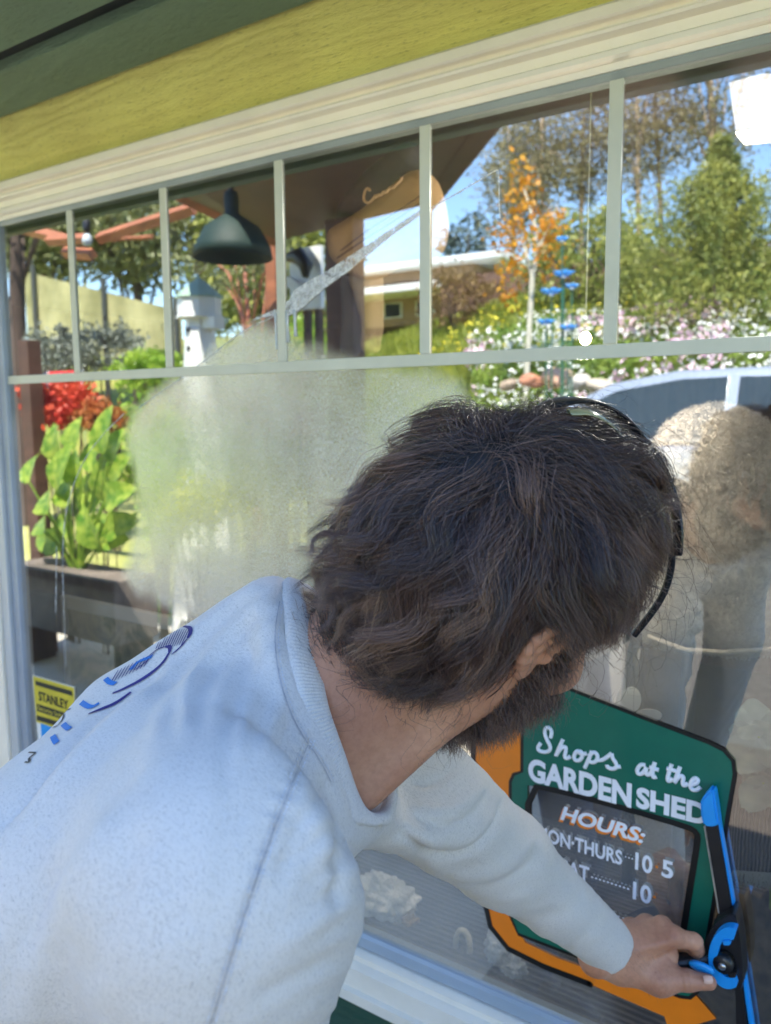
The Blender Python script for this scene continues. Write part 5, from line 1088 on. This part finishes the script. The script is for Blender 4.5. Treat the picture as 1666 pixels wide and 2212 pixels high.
ear(1, 'ear'); ear(-1, 'ear')
# ---- lower body (outside the frame, but it stands on the patio)
PELV = NB-.62*Tb-.02*Nd; Wp = c2w(PELV); f0 = c2w(PELV)
legs = MB()
def legs_f(P):
    d = np.full(len(P), 9.)
    for s in (-1, 1):
        h_ = Wp+np.array([.0, .09*s, -.05]); k_ = h_*np.array([1, 1, 0])+np.array([.08, .02*s, .52]); a_ = np.array([k_[0]-.10, k_[1]+.02*s, .09])
        d = smin(d, smin(cap(P, h_, k_, .092, .066), cap(P, k_, a_, .062, .055), .03), .03)
    return smin(d, ell(P, Wp+np.array([0, 0, .02]), np.eye(3), (.15, .18, .14)), .06)
V, Q = surface_nets(legs_f, (Wp[0]-.35, Wp[1]-.35, .02), (Wp[0]+.35, Wp[1]+.35, Wp[2]+.22), .012); mesh('jeans', relax(V, Q, 2), Q, mat('blue denim', (.05, .08, .15), .85, .2, 40, .2, 90), person, True)
for s in (-1, 1):
    bx_ = Wp[0]-.02; by_ = Wp[1]+.12*s
    MB().lathe((bx_+.04, by_, .0), [(.055, 0.004), (.058, .03), (.05, .06), (.045, .11)], 14).build('shoe', m_black, person, True)
    MB().tube([(bx_-.03, by_, .045), (bx_+.08, by_, .045), (bx_+.16, by_, .035), (bx_+.20, by_, .03)], [.042, .044, .036, .02], 12).build('shoe', m_black, person, True)
# ---- hands
def KY(u, v, y):                               # camera-space point on the plane y=const in front of the glass
    return (np.array(W(u, v, y))-EYE) @ AX.T
HJ = {'w': (1322, 2050, -.128), 'p': (1362, 2005, -.056), 'r': (1396, 1998, -.064), 'm': (1430, 2003, -.074), 'i': (1456, 2025, -.088)}
HP = {k: KY(*v) for k, v in HJ.items()}
CH_ = {'p': [(1408, 2022, -.036), (1428, 2052, -.034), (1412, 2070, -.050)], 'r': [(1442, 2026, -.036), (1456, 2058, -.032), (1440, 2078, -.048)],
       'm': [(1476, 2028, -.046), (1480, 2060, -.036), (1462, 2082, -.046)], 'i': [(1500, 2034, -.072), (1506, 2052, -.052), (1490, 2068, -.042)]}
FR = {'p': (.0115, .0090, .0082, .0070), 'r': (.0125, .0100, .0090, .0078), 'm': (.0130, .0105, .0095, .0082), 'i': (.0130, .0112, .0098, .0085)}
def hand_f(P):
    w0 = KY(1300, 2020, -.150); w1 = KY(1290, 2068, -.150); wa = KY(1330, 2030, -.122); wb = KY(1322, 2072, -.122)
    d = smin(cap(P, w0, wa, .026, .0235), cap(P, w1, wb, .026, .0235), .02)
    fs_ = {}
    for k in 'prmi':
        st = wa+(wb-wa)*{'p': -.1, 'r': .15, 'm': .45, 'i': .75}[k]; d = smin(d, cap(P, st, HP[k], .0185, FR[k][0]), .014)
        d = smin(d, ell(P, HP[k]+np.array([0, .003, .002]), np.eye(3), (.0135, .0125, .0135)), .006)
    th = [KY(1352, 2088, -.118), KY(1425, 2116, -.104), KY(1486, 2118, -.092), KY(1532, 2122, -.082)]
    d = smin(d, cap(P, th[0], th[1], .024, .0175), .022); d = smin(d, cap(P, th[1], KY(1440, 2060, -.078), .018, .016), .016)
    t2 = smin(cap(P, th[1], th[2], .0165, .0135), cap(P, th[2], th[3], .0135, .0098), .005); d = smin(d, t2, .010)
    for k in 'prmi':
        J = [HP[k]]+[KY(*x) for x in CH_[k]]; r_ = FR[k]; f_ = smin(smin(cap(P, J[0], J[1], r_[0]*.95, r_[1]), cap(P, J[1], J[2], r_[1], r_[2]), .003), cap(P, J[2], J[3], r_[2], r_[3]), .003); d = smin(d, f_, .005)
    # tendons on the back of the hand
    for k in 'rmi':
        st = wa+(wb-wa)*{'r': .25, 'm': .45, 'i': .62}[k]; to = np.array([0, .004, .0135]); d = smin(d, cap(P, st+to*1.5, HP[k]+to*.7, .0032, .0028), .008)
    return d
c0 = KY(1410, 2060, -.08); V, Q = surface_nets(hand_f, c0-np.array([.13, .09, .12]), c0+np.array([.10, .09, .12]), .0017)
V = relax(V, Q, 1); Nn = vnormals(V, Q); U = proj(V)
for pts, hmm, wd in (([(1478, 2010), (1484, 2040)], -.5, 3.2), ([(1490, 2008), (1494, 2038)], -.5, 2.6), ([(1470, 2100), (1476, 2135)], -.7, 3), ([(1484, 2098), (1489, 2138)], -.7, 3), ([(1494, 2100), (1498, 2136)], -.5, 2.6), ([(1345, 2040), (1352, 2100)], -.6, 4), ([(1440, 2060), (1462, 2085)], -1.2, 5), ([(1380, 1990), (1384, 2020)], -1.0, 6), ([(1414, 1985), (1414, 2020)], -1.0, 6), ([(1444, 2000), (1438, 2030)], -.9, 6)):
    d, _ = seg_d(U, pts); V = V+Nn*((hmm*.001*np.exp(-(d/wd)**2))*((Nn*(-V)).sum(1) > 0))[:, None]
V = V+Nn*(.0006*vnoise(V, 160, 4))[:, None]
hand = mesh('hand', c2w(V), Q, m_skin, body, True); handV, handQ = V, Q
m_nail = mat('fingernail', (.66, .42, .34), .25, .05, 30)
def nail(c, ax_, up_, a, b, t_=.0022):
    ax_, up_ = nrm(ax_), nrm(up_); sd_ = np.cross(ax_, up_); Vn = []; n = 8; F = []
    for i in range(n+1):
        for j in range(n+1): x, y_ = (i/n-.5)*2, (j/n-.5)*2; k = math.sqrt(max(0, 1-.25*x*x)); Vn.append(c+ax_*a*x+sd_*b*y_*k*(1-.12*abs(x)**3)-up_*t_*y_*y_-up_*.0006*x*x)
    for i in range(n):
        for j in range(n): F.append((i*(n+1)+j, (i+1)*(n+1)+j, (i+1)*(n+1)+j+1, i*(n+1)+j+1))
    mesh('fingernail', c2w(np.array(Vn)), F, m_nail, hand, True)
nail(KY(1531, 2117, -.0945), KY(1540, 2119, -.082)-KY(1500, 2118, -.09), (-.1, .45, .9), .0058, .0052)
nail(KY(1511, 2040, -.0635), KY(1508, 2050, -.052)-KY(1500, 2034, -.072), (.75, .3, .55), .0052, .0045)
def tuft(Vs, Qs, n, keep, ln, curl, rad, name, m, par, dirf, k=7, tone=(.0, .5)):
    P, Nn = sampled(Vs, Qs, n); kp = keep(P, Nn); P, Nn = P[kp], Nn[kp]; n = len(P); d = dirf(P, Nn); L = ln*rng.uniform(.5, 1.25, n)[:, None]; w1 = rng.normal(size=(n, 3)); w2 = rng.normal(size=(n, 3)); ph = rng.uniform(0, 6.3, (n, 1)); pts = [P]
    for i in range(1, k):
        f = i/(k-1); pts.append(pts[-1]+nrm_rows(d+curl*(w1*np.sin(f*4.5+ph)+w2*np.cos(f*4.5+ph))*f**.5)*L/(k-1))
    return strands(c2w(np.stack(pts, 1)), rad, m, name, par, rng.uniform(*tone, n))
def nrm_rows(a): return a/np.maximum(np.linalg.norm(a, axis=-1, keepdims=True), 1e-9)
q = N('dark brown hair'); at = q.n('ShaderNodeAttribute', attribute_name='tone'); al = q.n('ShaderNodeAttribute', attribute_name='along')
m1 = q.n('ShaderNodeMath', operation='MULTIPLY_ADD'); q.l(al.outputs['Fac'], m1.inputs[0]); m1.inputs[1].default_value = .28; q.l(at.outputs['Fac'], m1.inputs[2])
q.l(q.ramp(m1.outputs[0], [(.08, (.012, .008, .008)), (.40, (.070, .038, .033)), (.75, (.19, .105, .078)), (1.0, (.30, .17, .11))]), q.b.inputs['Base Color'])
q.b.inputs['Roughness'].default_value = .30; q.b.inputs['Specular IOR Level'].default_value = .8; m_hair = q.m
tuft(handV, handQ, 1500, lambda P, Nn: ((Nn*(-P)).sum(1) > 0) & (proj(P)[:, 0] < 1425) & (vnoise(P, 60, 8) > -.1), .010, .35, .00009, 'arm_hair', m_hair, hand, lambda P, Nn: Nn*.35+nrm((.5, -.7, .1)))
# right hand (below the frame, hanging)
def rh_f(P):
    a = nrm(WR-ELR); o = WR+a*.03; d = cap(P, WR-a*.03, o, .026, .028); sx_ = nrm(np.cross(a, (0, 0, 1)))
    for i in range(4): s0 = o+sx_*(i-1.5)*.019; d = smin(d, cap(P, o+sx_*(i-1.5)*.010, s0+a*.055, .015, .011), .012); d = smin(d, smin(cap(P, s0+a*.055, s0+a*(.092-.004*abs(i-1.2)), .0095, .0088), cap(P, s0+a*(.092-.004*abs(i-1.2)), s0+a*(.118-.008*abs(i-1.2))+np.array([0, 0, -.02]), .0088, .0072), .003), .005)
    return smin(d, smin(cap(P, o-sx_*.02, o-sx_*.045+a*.03, .015, .013), cap(P, o-sx_*.045+a*.03, o-sx_*.052+a*.065, .012, .009), .004), .01)
V, Q = surface_nets(rh_f, WR-.17, WR+.17, .0032); mesh('hand', c2w(relax(V, Q, 1)), Q, m_skin, body, True)

# ---- hair
rng = np.random.default_rng(21)
SC, SRD = np.array([-.012, 0, .035]), np.array([.098, .077, .092])
toL = lambda P: (P-HO) @ HB3.T
toC = lambda L: HO+L @ HB3
DL = nrm((DN*.35-HU*.75-HF*.10) @ HB3.T)                                # gravity in head axes
WH = np.array([-.078, .004, .100])
def in_hair(L):
    f, r, u = L[:, 0], np.abs(L[:, 1]), L[:, 2]
    line = np.interp(f, [-.14, -.09, -.05, -.030, -.012, .01, .030, .045, .062, .085, .12], [-.085, -.085, -.070, -.030, .032, .036, .000, .048, .074, .090, .10])
    return (u > line) & (f > -.125)
P, Nn = sampled(headV, headQ, 60000); L = toL(P); kp = in_hair(L) & (rng.uniform(size=len(L)) < .9); L = L[kp]
NG = 560; near_w = np.linalg.norm(L-WH*np.array([1, 1, 1.18]), axis=1); cr = np.argsort(near_w+rng.uniform(0, .02, len(L)))[:1500]
LG = np.concatenate([L[rng.choice(len(L), NG-90, replace=False)], L[rng.choice(cr, 90, replace=False)]]); CRW = np.arange(NG) >= NG-90
SEG = 17
def grow(R0, n, ln, lay, wave, wl, grav, seed, flick):
    r_ = np.random.default_rng(seed); X = R0.copy(); pts = [X.copy()]; g = (X-SC)/SRD**2; d = nrm_rows(nrm_rows(g)*.7+nrm_rows(X-WH)*.8+r_.normal(size=X.shape)*.12)
    w1, w2 = nrm_rows(r_.normal(size=X.shape)), nrm_rows(r_.normal(size=X.shape)); ph = r_.uniform(0, 6.3, (len(X), 1))
    for i in range(1, n):
        f = i/(n-1); g = nrm_rows((X-SC)/SRD**2); t = X-WH; t = t-(t*g).sum(1)[:, None]*g; t = nrm_rows(t)
        side = np.cross(g, t); s_ = f*ln*2*math.pi/wl+ph
        wv = side*np.sin(s_)*wave+g*np.cos(s_*.9)*wave*.6
        dd = d*.85+t*(.75-.5*f)+DL*(grav*(.15+1.1*f))+wv*(.5+1.25*f)+flick*max(0, f-.45)*1.9
        d = nrm_rows(dd); X = X+d*ln/(n-1)
        lv = lay*min(1, .25+f*1.8); q_ = (X-SC); k = np.linalg.norm(q_/(SRD+lv), axis=1)[:, None]; X = np.where(k < 1, SC+q_/np.maximum(k, .3), X)
        C_ = toC(X); ab = NK1-NK0; tt = np.clip(((C_-NK0) @ ab)/(ab @ ab), 0, 1)[:, None]; cl_ = NK0+tt*ab; v_ = C_-cl_; dist = np.linalg.norm(v_, axis=1)[:, None]; R_ = .066+lv*.25; C_ = np.where(dist < R_, cl_+v_/dist*R_, C_); X = toL(C_)
        pts.append(X.copy())
    return np.stack(pts, 1)
back = np.clip((-LG[:, 0]-.03)/.07, 0, 1); low = np.clip((.03-LG[:, 2])/.09, 0, 1); top = np.clip((LG[:, 2]-.03)/.08, 0, 1); front = np.clip((LG[:, 0]-.03)/.05, 0, 1)
lnG = (.125+.030*top+.015*back-.035*front*(1-top)-.045*low)*rng.uniform(.75, 1.2, NG)
layG = (.004+.042*rng.uniform(0, 1, NG)**.85*(1-.25*low)*(1-.45*front))
layG = np.where(CRW, rng.uniform(.004, .016, NG), layG)
waveG = (.6+1.15*low+.45*back)*rng.uniform(.6, 1.3, NG)
wlG = rng.uniform(.055, .10, NG)[:, None]
leftC = nrm(np.array([-.85, .35, .1])) @ HB3.T
fl_ = (np.clip((-LG[:, 0]-.065)/.03, 0, 1)*(rng.uniform(size=NG) < .6))[:, None]*leftC*1.25
low_curl = (low*(rng.uniform(size=NG) < .6))[:, None]*(nrm(np.array([.5, .3, .6])) @ HB3.T)*.7
G0 = grow(LG, SEG, lnG[:, None], layG[:, None], waveG[:, None], wlG, .40+.15*low[:, None], 11, fl_+low_curl)
PER = 84
ch = np.repeat(G0, PER, 0); n = len(ch); fr_ = np.linspace(0, 1, SEG)[None, :, None]
off = rng.normal(size=(n, 1, 3))*.0078*np.repeat(rng.uniform(.6, 1.5, NG), PER)[:, None, None]
fz1, fz2 = rng.normal(size=(n, 1, 3)), rng.normal(size=(n, 1, 3)); ph = rng.uniform(0, 6.3, (n, 1, 1))
tight = np.repeat(rng.uniform(.72, .96, NG), PER)[:, None, None]
ch = ch+off*(1-tight*fr_**.8)+(.0006*fr_+.0002)*(fz1*np.sin(fr_*9+ph)+fz2*np.cos(fr_*7+ph))
HOUT = [(560, 1000), (700, 940), (800, 760), (1100, 700), (1330, 800), (1430, 950), (1468, 1080), (1440, 1190), (1380, 1260), (1350, 1340), (1300, 1385), (1255, 1400), (1215, 1372), (1190, 1348), (1130, 1352), (1098, 1395), (1080, 1440), (1035, 1478), (960, 1500), (880, 1500), (815, 1478), (770, 1432), (705, 1400), (668, 1340), (640, 1250), (560, 1150)]
sg_ = poly2(proj(toC(ch.reshape(-1, 3))), HOUT).reshape(n, SEG)+rng.normal(size=(n, 1))*13+rng.normal(size=(NG,)).repeat(PER)[:, None]*10
bad = (sg_ > 6) & (np.arange(SEG)[None] > 0); first = np.where(bad.any(1), bad.argmax(1), SEG)
cut = np.minimum(rng.uniform(.80, 1.0, n), np.maximum(first-1, 1.5)/(SEG-1)); idx = np.clip(np.linspace(0, 1, SEG)[None]*cut[:, None]*(SEG-1), 0, SEG-1.001); i0 = idx.astype(int); fr2 = (idx-i0)[..., None]
ar = np.arange(n)[:, None]; ch = ch[ar, i0]*(1-fr2)+ch[ar, i0+1]*fr2
tone = np.clip(np.repeat(rng.beta(2, 3.2, NG), PER)*.9+rng.normal(size=n)*.10, 0, 1)
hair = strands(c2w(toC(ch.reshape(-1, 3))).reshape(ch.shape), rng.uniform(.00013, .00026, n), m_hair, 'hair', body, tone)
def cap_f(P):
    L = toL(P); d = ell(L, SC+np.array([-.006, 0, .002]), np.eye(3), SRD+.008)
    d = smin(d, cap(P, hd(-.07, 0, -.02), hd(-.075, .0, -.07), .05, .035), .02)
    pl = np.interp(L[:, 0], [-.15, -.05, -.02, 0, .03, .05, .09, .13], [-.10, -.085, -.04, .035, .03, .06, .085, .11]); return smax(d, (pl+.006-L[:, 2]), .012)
V, Q = surface_nets(cap_f, HO-.16, HO+.17, .004); mesh('hair_mass', c2w(relax(V, Q, 2)), Q, mat('deep hair base brown', (.010, .007, .007), .6, .3, 60), hair, True)  # dark hair-coloured base, closes the gaps between strands
ST = 260; S0 = grow(LG[rng.choice(NG, ST)], SEG, (rng.uniform(.10, .17, ST))[:, None], rng.uniform(.03, .062, ST)[:, None], np.full((ST, 1), .9), .06, .12, 5, rng.normal(size=(ST, 3))*.5)
strands(c2w(toC(S0.reshape(-1, 3))).reshape(S0.shape), .00016, m_hair, 'stray_hair', hair, rng.uniform(.0, .5, ST))
# beard
def beard_keep(P, Nn):
    L = toL(P); f, r, u = L[:, 0], np.abs(L[:, 1]), L[:, 2]
    a = (f > .004) & (u < np.interp(f, [0, .03, .05, .075, .1], [-.045, -.042, -.040, -.040, -.044])) & (u > -.15); b_ = (f > .006) & (f < .040) & (u < .012) & (u > -.06) & (r > .05)
    neck_ = (P @ np.array([1, 0, 0]) > K(905, 1600, .66)[0]) | (u > -.085)
    return (a | b_) & neck_
dirb = lambda P, Nn: Nn*.55+nrm(DN)*.55+HF*.15-HU*.25
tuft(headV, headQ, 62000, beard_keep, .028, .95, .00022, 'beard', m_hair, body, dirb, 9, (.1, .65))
tuft(headV, headQ, 6000, lambda P, Nn: (toL(P)[:, 2] < -.025) & (toL(P)[:, 0] < .03) & (toL(P)[:, 0] > -.06) & (P[:, 0] > K(880, 1500, .66)[0]) & (rng.uniform(size=len(P)) < .12), .0045, .7, .00012, 'stubble', m_hair, body, lambda P, Nn: Nn*.4+DN*.6, 6)
# ---- sunglasses pushed up on the head, with a retainer strap
gl = empty('sunglasses', c2w(K(1360, 960, .70)), 'black sunglasses with dark lenses pushed up on top of the dark hair', 'sunglasses')
m_fr = mat('black frame', (.010, .012, .016), .28, .1, 30); m_lens = mat('olive lens', (.30, .27, .13), .12, .1, 20, spec=1)
def band(P, w_, t_, name, m, par):
    pts = np.array(chaikin(P, 2, False)); T = nrm_rows(np.gradient(pts, axis=0)); out = nrm_rows(pts-HO-((pts-HO)*T).sum(1)[:, None]*T); sd_ = np.cross(T, out); Vb = []; n = len(pts); F = []; m_ = 12
    for i in range(n):
        k = .55+.45*math.sin(math.pi*min(1, max(0, i/(n-1))))**.5
        for j in range(m_): a = 2*math.pi*j/m_; Vb.append(pts[i]+sd_[i]*w_*k*math.cos(a)+out[i]*t_*math.sin(a))
    for i in range(n-1):
        for j in range(m_): F.append((i*m_+j, i*m_+(j+1) % m_, (i+1)*m_+(j+1) % m_, (i+1)*m_+j))
    return mesh(name, c2w(np.array(Vb)), F, m, par, True)
band([K(1165, 892, .640), K(1215, 862, .655), K(1285, 868, .67), K(1350, 908, .68), K(1396, 965, .685)], .0125, .003, 'frame', m_fr, gl)
band([K(1385, 948, .68), K(1420, 995, .685), K(1450, 1060, .68), K(1466, 1130, .67), K(1464, 1200, .67)], .0105, .003, 'frame', m_fr, gl)
band([K(1228, 890, .60), K(1270, 886, .602), K(1315, 910, .605), K(1348, 948, .61)], .009, .0014, 'lens', m_lens, gl)
band([K(1398, 1015, .615), K(1425, 1070, .612), K(1438, 1130, .61)], .006, .0014, 'lens', m_lens, gl)
MB().tube([Vector(c2w(p)) for p in chaikin([K(1452, 1160, .70), K(1452, 1230, .72), K(1432, 1290, .73), K(1400, 1335, .74), K(1370, 1372, .75)], 3, False)], .0033, 10).build('strap', m_fr, gl, True)

# ================================================================== SOAP SUDS AND DRIPS ON THE GLASS
q = N('soap suds'); n1 = q.noise(q.co((1, 1, 1)), 420, 3, .7); n2 = q.noise(q.co(), 60, 4, .6)
mm2 = q.n('ShaderNodeMath', operation='MULTIPLY'); q.l(n1, mm2.inputs[0]); q.l(n2, mm2.inputs[1]); mr = q.n('ShaderNodeMapRange'); q.l(mm2.outputs[0], mr.inputs[0]); mr.inputs[1].default_value = .18; mr.inputs[2].default_value = .34; mr.inputs[3].default_value = .12; mr.inputs[4].default_value = .85
tr = q.n('ShaderNodeBsdfTransparent'); mx = q.n('ShaderNodeMixShader'); q.b.inputs['Base Color'].default_value = (.80, .80, .80, 1); q.b.inputs['Roughness'].default_value = .25
q.l(mr.outputs[0], mx.inputs[0]); q.l(tr.outputs[0], mx.inputs[1]); q.l(q.b.outputs[0], mx.inputs[2]); q.l(mx.outputs[0], q.o.inputs[0]); q.bump(n1, .6, .002); m_suds = q.m
suds = empty('soap_suds', W(720, 600, -.002), 'diagonal streak of soap suds with drips smeared across the upper left glass', 'suds')
zc = lambda P: [(347+.2605*x+.0, 364.4+.2605*y) for x, y in P]
A1 = zc([(740, 1275), (800, 1230), (900, 1190), (985, 1150), (1070, 1085), (1110, 1010), (1200, 950), (1380, 850), (1560, 730), (1700, 640), (2215, 300), (2215, 330), (1900, 560), (1660, 760), (1560, 850), (1400, 960), (1280, 1060), (1190, 1140), (1130, 1190), (1070, 1215), (990, 1205), (900, 1225), (830, 1235)])
A1 = [p for p in A1]
MB().prism([W(u, v, -.0012) for u, v in A1], (0, -.0010, 0)).build('smear', m_suds, suds)
for P, r0 in (([(952, 1195), (955, 1330), (962, 1470), (962, 1495)], .0022), ([(1046, 1180), (1050, 1300), (1056, 1440)], .0024), ([(1110, 1170), (1112, 1280), (1118, 1390)], .0026), ([(985, 1180), (988, 1215)], .002)):
    MB().tube([W(u, v, -.0015) for u, v in zc(P)], [r0*1.2]+[r0*.7]*(len(P)-2)+[r0*1.25], 8).build('drip', mat('water drip', (.52, .55, .55), .08, .1, 60, spec=.8), suds, True)
MB().tube([W(u, v, -.0008) for u, v in chaikin([(268, 893), (225, 935), (185, 985), (160, 1040), (140, 1110), (134, 1200), (138, 1330), (142, 1440)], 2, False)], .0009, 6).build('streak', m_suds, suds, True)
MB().tube([W(u, v, -.0008) for u, v in chaikin([(300, 880), (430, 790), (520, 715), (600, 680)], 2, False)], .0009, 6).build('streak', m_suds, suds, True)
MB().tube([W(u, v, -.0008) for u, v in chaikin([(920, 455), (1000, 410), (1070, 368), (1078, 366), (1078, 420), (1080, 470)], 2, False)], .0009, 6).build('streak', m_suds, suds, True)
MB().tube([W(u, v, -.0008) for u, v in chaikin([(122, 1180), (120, 1330)], 2, False)], .0009, 6).build('streak', m_suds, suds, True)
